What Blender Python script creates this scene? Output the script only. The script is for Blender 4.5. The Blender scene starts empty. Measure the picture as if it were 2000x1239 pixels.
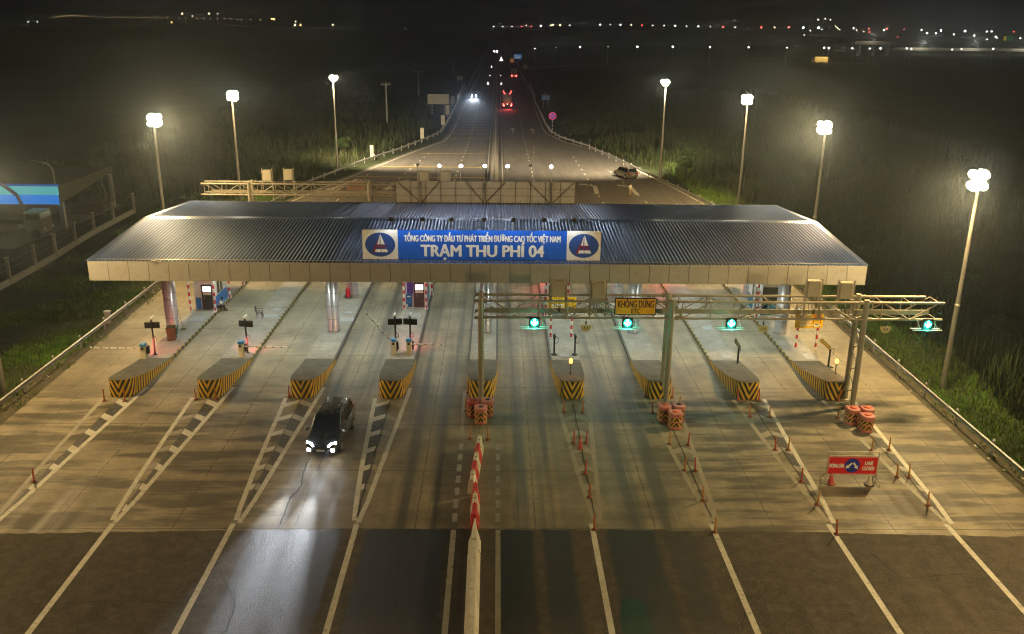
import bpy, math, random
import numpy as np
from mathutils import Vector, Matrix, Euler
random.seed(7); RNG = np.random.default_rng(7)
R = math.radians
scene = bpy.context.scene
COL = scene.collection

# ------------------------------------------------------------------ camera
CAM_H = 22.0
F_PX, PITCH, YAW, ROLL = 1729.05, 0.319790637, 0.0179675, 0.0108682   # solved from the mast, kerb and eave lines
def _rz(v): return Vector((v[0]*math.cos(YAW)+v[1]*math.sin(YAW), -v[0]*math.sin(YAW)+v[1]*math.cos(YAW), v[2]))
_f = _rz((0, math.cos(PITCH), -math.sin(PITCH))); _u = _rz((0, math.sin(PITCH), math.cos(PITCH))); _r = _rz((1, 0, 0))
_r2 = _r*math.cos(ROLL)+_u*math.sin(ROLL); _u2 = -_r*math.sin(ROLL)+_u*math.cos(ROLL)
cam_d = bpy.data.cameras.new('camera'); cam = bpy.data.objects.new('camera', cam_d); COL.objects.link(cam)
cam_d.sensor_width = 36; cam_d.lens = F_PX/2000*36; cam_d.clip_start = 0.2; cam_d.clip_end = 9000
m = Matrix((( _r2.x, _u2.x, -_f.x, 0), (_r2.y, _u2.y, -_f.y, 0), (_r2.z, _u2.z, -_f.z, CAM_H), (0, 0, 0, 1)))
cam.matrix_world = m
scene.camera = cam
# photogrammetry: a measured point of the photograph to metres in the scene
def _ray(x, y): return _r2*((x-1000)/F_PX) - _u2*((y-619.5)/F_PX) + _f
def G(x, y, z=0.0):
    v = _ray(x, y); t = (z-CAM_H)/v.z; return Vector((v.x*t, v.y*t, z))
def A(x, y, Y):
    v = _ray(x, y); t = Y/v.y; return Vector((v.x*t, Y, v.z*t+CAM_H))

# ------------------------------------------------------------------ night sky
w = bpy.data.worlds.new('World'); scene.world = w; w.use_nodes = True
bg = w.node_tree.nodes['Background']; bg.inputs['Color'].default_value = (0.78, 0.86, 1.0, 1); bg.inputs['Strength'].default_value = 0.0038
scene.view_settings.view_transform = 'Standard'; scene.view_settings.look = 'None'
scene.view_settings.exposure = 0.32; scene.view_settings.gamma = 1.0
cy = scene.cycles
cy.use_denoising = True; cy.filter_width = 1.15; cy.max_bounces = 5; cy.diffuse_bounces = 2; cy.glossy_bounces = 3; cy.transmission_bounces = 3; cy.volume_bounces = 0
cy.sample_clamp_indirect = 4.0; cy.sample_clamp_direct = 40.0; cy.caustics_reflective = False; cy.caustics_refractive = False

MAST_W = 12500      # one mast
MAST_C = (1.0, 0.68, 0.28)
CANOPY_W = 760
CANOPY_C = (0.86, 1.0, 0.93)
HAZE_D = 0.00064

# ------------------------------------------------------------------ materials
MATS = {}
def _new(name):
    m = bpy.data.materials.new(name); m.use_nodes = True; nt = m.node_tree
    return m, nt, nt.nodes['Principled BSDF']
def _n(nt, t, **kw):
    n = nt.nodes.new(t)
    for k, v in kw.items(): setattr(n, k, v)
    return n
def _coord(nt, scale=(1, 1, 1), kind='Object', rot=(0, 0, 0)):
    tc = _n(nt, 'ShaderNodeTexCoord'); mp = _n(nt, 'ShaderNodeMapping')
    mp.inputs['Scale'].default_value = scale; mp.inputs['Rotation'].default_value = rot
    nt.links.new(tc.outputs[kind], mp.inputs['Vector']); return mp.outputs['Vector']
def _world(nt): return _n(nt, 'ShaderNodeNewGeometry').outputs['Position']
def _noise(nt, vec, scale, detail=6, rough=0.6):
    n = _n(nt, 'ShaderNodeTexNoise'); n.inputs['Scale'].default_value = scale
    n.inputs['Detail'].default_value = detail; n.inputs['Roughness'].default_value = rough
    nt.links.new(vec, n.inputs['Vector']); return n.outputs['Fac']
def _ramp(nt, fac, p0, p1, c0=(0, 0, 0, 1), c1=(1, 1, 1, 1)):
    r = _n(nt, 'ShaderNodeValToRGB'); e = r.color_ramp.elements
    e[0].position, e[0].color = p0, c0; e[1].position, e[1].color = p1, c1
    nt.links.new(fac, r.inputs['Fac']); return r.outputs['Color']
def _mix(nt, fac, a, b, mode='MIX'):
    mx = _n(nt, 'ShaderNodeMix', data_type='RGBA', blend_type=mode)
    for i, v in ((0, fac), (6, a), (7, b)):
        if hasattr(v, 'links') or isinstance(v, bpy.types.NodeSocket): nt.links.new(v, mx.inputs[i])
        elif i == 0: mx.inputs[0].default_value = v
        else: mx.inputs[i].default_value = (v[0], v[1], v[2], 1)
    return mx.outputs[2]
def _math(nt, op, a, b=None, c=None):
    n = _n(nt, 'ShaderNodeMath', operation=op)
    for i, v in enumerate((a, b, c)):
        if v is None: continue
        if isinstance(v, bpy.types.NodeSocket): nt.links.new(v, n.inputs[i])
        else: n.inputs[i].default_value = v
    return n.outputs[0]
def _bump(nt, bs, h, strength=0.3, dist=0.02):
    b = _n(nt, 'ShaderNodeBump'); b.inputs['Strength'].default_value = strength; b.inputs['Distance'].default_value = dist
    nt.links.new(h, b.inputs['Height']); nt.links.new(b.outputs['Normal'], bs.inputs['Normal'])
def mat(name, col, rough=0.6, metal=0.0, vary=0.25, scale=3.0, dirt=None, spec=0.5, coat=0.0, bump=0.0):
    if name in MATS: return MATS[name]
    m, nt, bs = _new(name); v = _world(nt)
    f = _noise(nt, v, scale)
    lo = tuple(c*(1-vary) for c in col); hi = tuple(min(1, c*(1+vary*0.6)) for c in col)
    c = _mix(nt, _ramp(nt, f, 0.3, 0.7), lo, hi)
    if dirt:
        d = _ramp(nt, _noise(nt, v, scale*2.7+1.3, 8, 0.7), 0.52, 0.72)
        c = _mix(nt, d, c, dirt)
    nt.links.new(c, bs.inputs['Base Color'])
    r = _n(nt, 'ShaderNodeMapRange'); nt.links.new(f, r.inputs['Value'])
    r.inputs['To Min'].default_value = max(0.02, rough-0.08); r.inputs['To Max'].default_value = min(1, rough+0.1)
    nt.links.new(r.outputs['Result'], bs.inputs['Roughness'])
    bs.inputs['Metallic'].default_value = metal; bs.inputs['Specular IOR Level'].default_value = spec
    bs.inputs['Coat Weight'].default_value = coat; bs.inputs['Coat Roughness'].default_value = 0.08
    if bump: _bump(nt, bs, _noise(nt, v, scale*9, 4), bump, 0.01)
    MATS[name] = m; return m
def emit(name, col, strength, sample=True):
    if name in MATS: return MATS[name]
    m, nt, bs = _new(name); bs.inputs['Base Color'].default_value = (*[c*0.4 for c in col], 1)
    bs.inputs['Emission Color'].default_value = (*col, 1); bs.inputs['Emission Strength'].default_value = strength
    if not sample: m.cycles.emission_sampling = 'NONE'
    MATS[name] = m; return m
def stripes(name, ca, cb, period, slant, absu=True, wear=(0.12, 0.10, 0.07), axis=None, amount=0.58, duty=0.5):
    """bands from the UV map (u along the wall, v up) or an object axis"""
    m, nt, bs = _new(name); tc = _n(nt, 'ShaderNodeTexCoord'); s = _n(nt, 'ShaderNodeSeparateXYZ')
    if axis is None:
        nt.links.new(tc.outputs['UV'], s.inputs[0]); u, v = s.outputs[0], s.outputs[1]
        if absu: u = _math(nt, 'ABSOLUTE', u)
        t = _math(nt, 'MULTIPLY_ADD', v, -slant, u)
    else:
        nt.links.new(tc.outputs['Object'], s.inputs[0]); t = s.outputs[axis]
    fr = _math(nt, 'FRACT', _math(nt, 'ADD', _math(nt, 'DIVIDE', t, period), 20.0))
    k = _math(nt, 'LESS_THAN', fr, duty)
    c = _mix(nt, k, ca, cb)
    nz = _world(nt); c = _mix(nt, _math(nt, 'MULTIPLY', _ramp(nt, _noise(nt, nz, 4, 9, 0.72), amount-0.06, amount+0.2), 0.7), c, wear)
    nt.links.new(c, bs.inputs['Base Color']); bs.inputs['Roughness'].default_value = 0.55
    MATS[name] = m; return m

# ------------------------------------------------------------------ mesh helper
class MB:
    def __init__(self): self.v = []; self.f = []; self.mi = []; self.uv = []; self.sm = []; self.M = Matrix.Identity(4); self.smooth = False; self.mat = 0
    def add(self, vs, fs, uvs=None, smooth=None):
        b = len(self.v); self.v += [tuple(self.M @ Vector(p)) for p in vs]
        sm = self.smooth if smooth is None else smooth
        for i, f in enumerate(fs):
            self.f.append([b+k for k in f]); self.mi.append(self.mat); self.sm.append(sm)
            self.uv.append(uvs[i] if uvs else [(0, 0)]*len(f))
        return self
    def box(self, c, s, rot=None, taper=1.0):
        x, y, z = s[0]/2, s[1]/2, s[2]/2
        vs = [(-x, -y, -z), (x, -y, -z), (x, y, -z), (-x, y, -z), (-x*taper, -y*taper, z), (x*taper, -y*taper, z), (x*taper, y*taper, z), (-x*taper, y*taper, z)]
        rm = Euler(rot).to_matrix() if rot else Matrix.Identity(3)
        vs = [tuple(rm @ Vector(p)+Vector(c)) for p in vs]
        return self.add(vs, [(0, 3, 2, 1), (4, 5, 6, 7), (0, 1, 5, 4), (1, 2, 6, 5), (2, 3, 7, 6), (3, 0, 4, 7)], smooth=False)
    def bbox(self, c, s, b=0.03, rot=None):
        """box with chamfered vertical and top edges"""
        x, y, z = s[0]/2, s[1]/2, s[2]/2
        def ring(ix, zz): return [(-x+ix+b, -y+ix, zz), (x-ix-b, -y+ix, zz), (x-ix, -y+ix+b, zz), (x-ix, y-ix-b, zz), (x-ix-b, y-ix, zz), (-x+ix+b, y-ix, zz), (-x+ix, y-ix-b, zz), (-x+ix, -y+ix+b, zz)]
        vs = ring(0, -z)+ring(0, z-b)+ring(b*0.8, z)
        rm = Euler(rot).to_matrix() if rot else Matrix.Identity(3)
        vs = [tuple(rm @ Vector(p)+Vector(c)) for p in vs]
        fs = [tuple(range(7, -1, -1)), tuple(range(16, 24))]
        for k in range(2):
            for i in range(8): fs.append((k*8+i, k*8+(i+1) % 8, k*8+8+(i+1) % 8, k*8+8+i))
        return self.add(vs, fs, smooth=False)
    def tube(self, p, q, r0, r1=None, n=10, cap=True):
        r1 = r0 if r1 is None else r1; p = Vector(p); q = Vector(q); d = (q-p)
        if d.length < 1e-6: return self
        d.normalize(); a = d.orthogonal().normalized(); b = d.cross(a)
        vs = []
        for c, r in ((p, r0), (q, r1)):
            for i in range(n):
                t = 2*math.pi*i/n; vs.append(tuple(c+a*(r*math.cos(t))+b*(r*math.sin(t))))
        self.add(vs, [(i, (i+1) % n, n+(i+1) % n, n+i) for i in range(n)], smooth=True)
        if cap: self.add(vs, [tuple(range(n-1, -1, -1)), tuple(range(n, 2*n))], smooth=False)
        return self
    def path(self, pts, r, n=8):
        for a, b in zip(pts[:-1], pts[1:]): self.tube(a, b, r, r, n)
        return self
    def lathe(self, prof, c=(0, 0, 0), n=16, axis='z', smooth=True):
        vs = []
        for r, z in prof:
            for i in range(n):
                t = 2*math.pi*i/n; a, b = r*math.cos(t), r*math.sin(t)
                p = (a, b, z) if axis == 'z' else ((a, z, b) if axis == 'y' else (z, a, b))
                vs.append((p[0]+c[0], p[1]+c[1], p[2]+c[2]))
        fs = []
        for k in range(len(prof)-1):
            for i in range(n):
                q = (k*n+i, k*n+(i+1) % n, (k+1)*n+(i+1) % n, (k+1)*n+i)
                fs.append(q if axis != 'y' else q[::-1])
        if prof[0][0] > 1e-4: fs.append(tuple(range(n-1, -1, -1)))
        if prof[-1][0] > 1e-4: fs.append(tuple((len(prof)-1)*n+i for i in range(n)))
        return self.add(vs, fs, smooth=smooth)
    def prism(self, poly, z0, z1):
        """closed plan outline (counter-clockwise) raised from z0 to z1"""
        n = len(poly); vs = [(x, y, z0) for x, y in poly]+[(x, y, z1) for x, y in poly]
        return self.add(vs, [tuple(range(n-1, -1, -1)), tuple(range(n, 2*n))]+[(i, (i+1) % n, n+(i+1) % n, n+i) for i in range(n)])
    def sheet(self, pts, z):
        return self.add([(p[0], p[1], z) for p in pts], [tuple(range(len(pts)))])
    def line(self, pts, wd, z):
        pts = [Vector((p[0], p[1])) for p in pts]
        L = []; Rr = []
        for i, p in enumerate(pts):
            d = (pts[min(i+1, len(pts)-1)]-pts[max(i-1, 0)]).normalized(); nrm = Vector((-d.y, d.x))*wd/2
            L.append(p+nrm); Rr.append(p-nrm)
        n = len(pts)
        return self.add([(p.x, p.y, z) for p in L]+[(p.x, p.y, z) for p in Rr], [(n+i, n+i+1, i+1, i) for i in range(n-1)])
    def build(self, name, mats, parent=None, shift=None):
        me = bpy.data.meshes.new(name)
        off = Vector(shift) if shift is not None else Vector((0, 0, 0))
        me.from_pydata([tuple(Vector(p)-off) for p in self.v], [], self.f)
        for mm in (mats if isinstance(mats, (list, tuple)) else [mats]): me.materials.append(mm)
        me.polygons.foreach_set('material_index', self.mi); me.polygons.foreach_set('use_smooth', self.sm)
        if any(any(c != (0, 0) for c in u) for u in self.uv):
            ul = me.uv_layers.new(name='UVMap'); flat = [c for u in self.uv for p in u for c in p]; ul.data.foreach_set('uv', flat)
        me.update()
        o = bpy.data.objects.new(name, me); COL.objects.link(o)
        if parent is not None: o.parent = parent
        return o

def tag(o, label=None, cat=None, group=None, kind=None):
    if label: o['label'] = label
    if cat: o['category'] = cat
    if group: o['group'] = group
    if kind: o['kind'] = kind
    return o
def thing(name, label, cat, loc=(0, 0, 0), rz=0.0, group=None):
    o = bpy.data.objects.new(name, None); COL.objects.link(o); o.location = loc; o.rotation_euler = (0, 0, rz); o.empty_display_size = 0.3
    return tag(o, label, cat, group)
def struct(name, mb, mats): return tag(mb.build(name, mats), kind='structure')
KIDS = {}
def dup(root, loc, rz=0.0, label=None, group=None):
    def cp(o, parent):
        c = o.copy(); COL.objects.link(c)
        if parent is not None: c.parent = parent
        for ch in o.children: cp(ch, c)
        return c
    r = cp(root, None); r.location = loc; r.rotation_euler = (0, 0, rz)
    if label: r['label'] = label
    if group: r['group'] = group
    return r
def put(make, spots, group):
    """first spot builds the thing, the rest are copies: spots = (loc, rz, label)"""
    first = None
    for loc, rz, label in spots:
        if first is None: first = make(); first.location = loc; first.rotation_euler = (0, 0, rz); first['label'] = label; first['group'] = group
        else: dup(first, loc, rz, label, group)
    return first
def lamp(kind, name, parent, loc, power, col, radius=0.15, aim=None, cone=120, blend=0.6):
    d = bpy.data.lights.new(name, kind); d.energy = power; d.color = col; d.shadow_soft_size = radius
    o = bpy.data.objects.new(name, d); COL.objects.link(o); o.parent = parent; o.location = loc
    if kind == 'SPOT':
        d.spot_size = R(cone); d.spot_blend = blend
    if aim is not None: o.rotation_euler = Vector(aim).to_track_quat('-Z', 'Y').to_euler()
    return o
def text(s, size, loc, parent, m, rot=(R(90), 0, 0), width=None, bold=0.0, depth=0.004, align='CENTER', height=None, name='lettering'):
    """a line of lettering as a mesh; weight comes from slightly shifted copies of the strokes"""
    d = bpy.data.curves.new(name, 'FONT'); d.body = s; d.size = size; d.align_x = align; d.align_y = 'CENTER'
    o = bpy.data.objects.new(name, d); COL.objects.link(o)
    bpy.context.view_layer.update(); dg = bpy.context.evaluated_depsgraph_get()
    me0 = bpy.data.meshes.new_from_object(o.evaluated_get(dg)); bpy.data.objects.remove(o); bpy.data.curves.remove(d)
    V0 = [v.co.copy() for v in me0.vertices]; F0 = [tuple(p.vertices) for p in me0.polygons]; bpy.data.meshes.remove(me0)
    x0, x1 = min(v.x for v in V0), max(v.x for v in V0); k = width/(x1-x0) if width else 1.0
    mb = MB(); q = 0
    for bx, by in (((0, 0),) if not bold else ((-1, 0), (-.5, 0), (0, 0), (.5, 0), (1, 0), (0, .6), (0, -.6))):
        mb.add([(v.x*k+bx*bold, v.y+by*bold, q*0.0006) for v in V0], F0, smooth=False); q += 1
    o = mb.build(name, m, parent); o.location = loc; o.rotation_euler = rot
    return o
# ------------------------------------------------------------------ ground surfaces
ISL = [-23.1, -17.7, -12.0, -6.52, -0.94, 4.68, 10.15, 15.65, 21.2]
ORD = ['first', 'second', 'third', 'fourth', 'fifth', 'sixth', 'seventh', 'eighth', 'ninth']

def concrete_mat():
    m, nt, bs = _new('plaza concrete'); tc = _n(nt, 'ShaderNodeTexCoord'); sp = _n(nt, 'ShaderNodeSeparateXYZ'); nt.links.new(tc.outputs['Object'], sp.inputs[0])
    X, Y = sp.outputs[0], sp.outputs[1]
    base = _mix(nt, _ramp(nt, _noise(nt, _coord(nt), 0.35, 8, 0.65), 0.3, 0.72), (0.145, 0.124, 0.080), (0.345, 0.298, 0.198))
    base = _mix(nt, _math(nt, 'MULTIPLY', _ramp(nt, _noise(nt, _coord(nt), 2.3, 10, 0.75), 0.48, 0.74), 0.55), base, (0.10, 0.088, 0.062))
    # rubber laid down along the wheel paths
    lane = _math(nt, 'FRACT', _math(nt, 'ADD', _math(nt, 'DIVIDE', _math(nt, 'SUBTRACT', X, -0.94), 5.53), 20.5))   # 0.5 on an island axis
    off = _math(nt, 'ABSOLUTE', _math(nt, 'SUBTRACT', lane, 0.5))                                                     # 0.5 mid lane
    wheel = _math(nt, 'SUBTRACT', 1.0, _math(nt, 'MULTIPLY', _math(nt, 'ABSOLUTE', _math(nt, 'SUBTRACT', off, 0.35)), 8.0))
    wheel = _math(nt, 'MAXIMUM', wheel, 0.0)
    streak = _ramp(nt, _noise(nt, _coord(nt, (1.6, 0.035, 1)), 1.0, 5, 0.6), 0.36, 0.66)
    central = _ramp(nt, _math(nt, 'ABSOLUTE', _math(nt, 'ADD', X, 0.2)), 0.0, 1.0)
    cmask = _n(nt, 'ShaderNodeMapRange'); nt.links.new(_math(nt, 'ABSOLUTE', _math(nt, 'ADD', X, 0.2)), cmask.inputs['Value'])
    cmask.inputs['From Min'].default_value = 8; cmask.inputs['From Max'].default_value = 15; cmask.inputs['To Min'].default_value = 1.0; cmask.inputs['To Max'].default_value = 0.25
    k = _math(nt, 'MULTIPLY', _math(nt, 'MULTIPLY', streak, _math(nt, 'ADD', wheel, 0.36)), cmask.outputs[0])
    base = _mix(nt, _math(nt, 'MINIMUM', _math(nt, 'MULTIPLY', k, 1.0), 0.82), base, (0.055, 0.052, 0.046))
    # crosswise drag stains left by braking and turning trucks ahead of the islands
    front = _n(nt, 'ShaderNodeMapRange'); nt.links.new(Y, front.inputs['Value']); front.inputs['From Min'].default_value = 53; front.inputs['From Max'].default_value = 50
    side = _n(nt, 'ShaderNodeMapRange'); nt.links.new(_math(nt, 'ABSOLUTE', _math(nt, 'ADD', X, 0.9)), side.inputs['Value']); side.inputs['From Min'].default_value = 6; side.inputs['From Max'].default_value = 12
    drag = _ramp(nt, _noise(nt, _coord(nt, (0.17, 0.95, 1)), 1.0, 6, 0.58), 0.45, 0.57)
    base = _mix(nt, _math(nt, 'MULTIPLY', _math(nt, 'MULTIPLY', drag, 0.82), _math(nt, 'MULTIPLY', front.outputs[0], _math(nt, 'ADD', _math(nt, 'MULTIPLY', side.outputs[0], 0.75), 0.25))), base, (0.05, 0.042, 0.028))
    # oil drips
    oil = _ramp(nt, _noise(nt, _coord(nt, (1, 1, 1)), 5.5, 3, 0.5), 0.70, 0.76)
    base = _mix(nt, _math(nt, 'MULTIPLY', oil, 0.5), base, (0.03, 0.028, 0.025))
    # saw-cut joints
    wob = _math(nt, 'MULTIPLY', _math(nt, 'SUBTRACT', _noise(nt, _coord(nt), 1.2, 3), 0.5), 0.12)
    jy = _math(nt, 'ABSOLUTE', _math(nt, 'SUBTRACT', _math(nt, 'FRACT', _math(nt, 'ADD', _math(nt, 'DIVIDE', _math(nt, 'ADD', Y, wob), 5.55), 10-35.5/5.55+0.5)), 0.5))
    jx = _math(nt, 'ABSOLUTE', _math(nt, 'SUBTRACT', _math(nt, 'FRACT', _math(nt, 'ADD', _math(nt, 'DIVIDE', _math(nt, 'ADD', X, wob), 2.765), 20+0.94/2.765+0.5)), 0.5))
    brk = _ramp(nt, _noise(nt, _coord(nt), 3.0, 4), 0.40, 0.52)
    j = _math(nt, 'MAXIMUM', _math(nt, 'LESS_THAN', jy, 0.0052), _math(nt, 'MULTIPLY', _math(nt, 'LESS_THAN', jx, 0.011), brk))
    base = _mix(nt, _math(nt, 'MULTIPLY', j, 0.75), base, (0.03, 0.027, 0.022))
    nt.links.new(base, bs.inputs['Base Color'])
    rr = _n(nt, 'ShaderNodeMapRange'); nt.links.new(streak, rr.inputs['Value']); rr.inputs['To Min'].default_value = 0.72; rr.inputs['To Max'].default_value = 0.5
    nt.links.new(rr.outputs[0], bs.inputs['Roughness']); bs.inputs['Specular IOR Level'].default_value = 0.35
    _bump(nt, bs, _noise(nt, _coord(nt), 30, 4), 0.25, 0.01)
    return m
def asphalt_mat(name, lo, hi, bands=(), rough=0.6, grain=60, blotch=(0.02, 0.02, 0.02)):
    m, nt, bs = _new(name); tc = _n(nt, 'ShaderNodeTexCoord'); sp = _n(nt, 'ShaderNodeSeparateXYZ'); nt.links.new(tc.outputs['Object'], sp.inputs[0]); X, Y = sp.outputs[0], sp.outputs[1]
    base = _mix(nt, _ramp(nt, _noise(nt, _coord(nt, (1, 0.25, 1)), 0.5, 8, 0.65), 0.3, 0.7), lo, hi)
    base = _mix(nt, _math(nt, 'MULTIPLY', _ramp(nt, _noise(nt, _coord(nt, (1.2, 0.05, 1)), 1, 5, 0.6), 0.4, 0.7), 0.45), base, blotch)
    base = _mix(nt, _math(nt, 'MULTIPLY', _ramp(nt, _noise(nt, _coord(nt), 1.7, 9, 0.75), 0.45, 0.62), 0.45), base, tuple(c*1.7 for c in hi))
    base = _mix(nt, _math(nt, 'MULTIPLY', _ramp(nt, _noise(nt, _coord(nt), 14, 3, 0.7), 0.52, 0.68), 0.5), base, tuple(min(1, c*2.4) for c in hi))
    r = None
    wob = _math(nt, 'MULTIPLY', _math(nt, 'SUBTRACT', _noise(nt, _coord(nt), 1.6, 8, 0.75), 0.5), 0.9)
    for a, b, amt in bands:
        d = _math(nt, 'SUBTRACT', (b-a)/2, _math(nt, 'ABSOLUTE', _math(nt, 'SUBTRACT', _math(nt, 'ADD', X, wob), (a+b)/2)))
        kk = _n(nt, 'ShaderNodeMapRange'); nt.links.new(d, kk.inputs['Value']); kk.inputs['From Min'].default_value = -0.08; kk.inputs['From Max'].default_value = 0.12; kk.inputs['To Max'].default_value = amt
        r = kk.outputs[0] if r is None else _math(nt, 'MAXIMUM', r, kk.outputs[0])
    if r is not None:
        base = _mix(nt, r, base, (0.013, 0.014, 0.015))
    nt.links.new(base, bs.inputs['Base Color']); bs.inputs['Roughness'].default_value = rough; bs.inputs['Specular IOR Level'].default_value = 0.3
    if r is not None:
        q = _n(nt, 'ShaderNodeMapRange'); nt.links.new(r, q.inputs['Value']); q.inputs['To Min'].default_value = rough; q.inputs['To Max'].default_value = 0.46; nt.links.new(q.outputs[0], bs.inputs['Roughness'])
    _bump(nt, bs, _noise(nt, _coord(nt), 22, 3, 0.7), 1.0, 0.03)
    return m
def soil_mat():
    m, nt, bs = _new('dark rough ground')
    c = _mix(nt, _ramp(nt, _noise(nt, _coord(nt), 0.05, 9, 0.65), 0.35, 0.68), (0.018, 0.02, 0.012), (0.05, 0.06, 0.028))
    c = _mix(nt, _math(nt, 'MULTIPLY', _ramp(nt, _noise(nt, _coord(nt), 0.9, 8, 0.7), 0.45, 0.7), 0.6), c, (0.035, 0.06, 0.016))
    nt.links.new(c, bs.inputs['Base Color']); bs.inputs['Roughness'].default_value = 0.95; bs.inputs['Specular IOR Level'].default_value = 0.1
    _bump(nt, bs, _noise(nt, _coord(nt), 2.5, 6), 0.8, 0.3)
    return m
M_CONC = concrete_mat()
M_APRON = asphalt_mat('apron asphalt', (0.046, 0.040, 0.031), (0.085, 0.073, 0.056), bands=((-11.0, -7.0, 0.75), (-5.9, -2.25, 0.9), (-1.6, -1.25, 0.7), (0.15, 1.7, 0.95), (2.1, 3.4, 0.9), (5.0, 7.25, 0.95), (7.6, 9.0, 0.6)), rough=0.85)
M_ROAD = asphalt_mat('rear road asphalt', (0.062, 0.057, 0.050), (0.115, 0.105, 0.09), rough=0.8)
M_SOIL = soil_mat()
M_PAINT = mat('worn white road paint', (0.52, 0.50, 0.42), 0.6, vary=0.2, scale=1.2, dirt=(0.16, 0.145, 0.115))
M_FADED = mat('faded road paint', (0.30, 0.28, 0.225), 0.65, vary=0.25, scale=0.9, dirt=(0.17, 0.155, 0.125))
M_WORN = mat('almost worn off paint', (0.27, 0.24, 0.175), 0.7, vary=0.2, scale=0.8, dirt=(0.18, 0.155, 0.11))
M_BLACKOUT = mat('black road paint', (0.055, 0.052, 0.046), 0.65, vary=0.4, scale=1.0, dirt=(0.15, 0.14, 0.115))
M_YPAINT = mat('yellow road paint', (0.48, 0.33, 0.06), 0.6, vary=0.2, scale=1.5, dirt=(0.15, 0.12, 0.07))

R_EDGE = [(27.0, 100), (26.96, 112.5), (25.58, 122.3), (22.6, 140.2), (19.3, 161.8), (12.9, 176.8), (10.3, 190), (9.95, 205), (10.2, 269), (10.6, 403), (10.0, 700), (9.5, 1500)]
L_EDGE = [(-27.6, 100), (-26.8, 111.8), (-24.8, 121.4), (-21.3, 135.5), (-15.6, 158.4), (-10.4, 176.5), (-9.7, 190), (-9.6, 205), (-9.3, 308), (-8.6, 400), (-9.3, 700), (-9.5, 1500)]
g = MB(); n = 48
xs = np.concatenate([np.linspace(-2600, -70, 12), np.linspace(-60, 60, 25), np.linspace(70, 2600, 12)]); ys = np.concatenate([np.linspace(-120, 10, 5), np.linspace(20, 220, 22), np.linspace(240, 2600, 14)])
vs = []
for yy in ys:
    for xx in xs:
        z = -0.06
        if xx > 32: z = -0.06-min(1.2, (xx-32)*0.05)
        vs.append((xx, yy, z))
nx = len(xs); g.add(vs, [(j*nx+i, j*nx+i+1, (j+1)*nx+i+1, (j+1)*nx+i) for j in range(len(ys)-1) for i in range(nx-1)])
struct('ground', g, M_SOIL)
LX, RX = -28.6, 26.25
s = MB(); s.add([(LX+0.7, 33.5, 0), (RX, 33.5, 0), (RX+0.15, 66, 0), (RX+0.3, 98, 0), (LX-0.1, 98, 0), (LX-0.25, 72, 0)], [(0, 1, 2, 3, 4, 5)]); struct('plaza_concrete', s, M_CONC)
seam = [(x, 35.46-0.62*((x+0.9)/25.5)**2+random.uniform(-.06, .06)) for x in np.linspace(-28.2, 26.2, 150)]
s = MB()
for (xa, ya), (xb, yb) in zip(seam[:-1], seam[1:]): s.add([(xa, -40, 0.004), (xb, -40, 0.004), (xb, yb, 0.004), (xa, ya, 0.004)], [(0, 1, 2, 3)])
struct('apron_asphalt', s, M_APRON)
s = MB(); rr = [(x+0.9, y) for x, y in R_EDGE]; ll = [(x-0.9, y) for x, y in L_EDGE]
for i in range(len(rr)-1): s.add([(ll[i][0], ll[i][1], -0.004), (rr[i][0], rr[i][1], -0.004), (rr[i+1][0], rr[i+1][1], -0.004), (ll[i+1][0], ll[i+1][1], -0.004)], [(0, 1, 2, 3)])
s.sheet([(-28.5, 98), (27.4, 98), (27.9, 100), (-28.5, 100)], -0.004)
struct('rear_road', s, M_ROAD)
# slip road joining from the right beyond the trucks
s = MB(); s.line([(11, 470), (40, 520), (90, 560), (260, 600)], 9, 0.01); struct('slip_road', s, M_ROAD)
# unmade verge strips along the guardrails
s = MB(); s.sheet([(-29.9, 20), (-28.2, 20), (-28.0, 35.4), (-28.6, 72), (-29.3, 100), (-30.2, 100)], -0.02); s.sheet([(26.2, 20), (27.6, 20), (27.6, 66), (28.2, 100), (26.5, 98), (26.3, 66)], -0.02)
struct('verge', s, mat('verge dirt', (0.07, 0.058, 0.034), 0.95, vary=0.5, scale=1.4, dirt=(0.03, 0.045, 0.015)))
# drain covers and patches on the island tops and crack lines come with the islands

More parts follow.
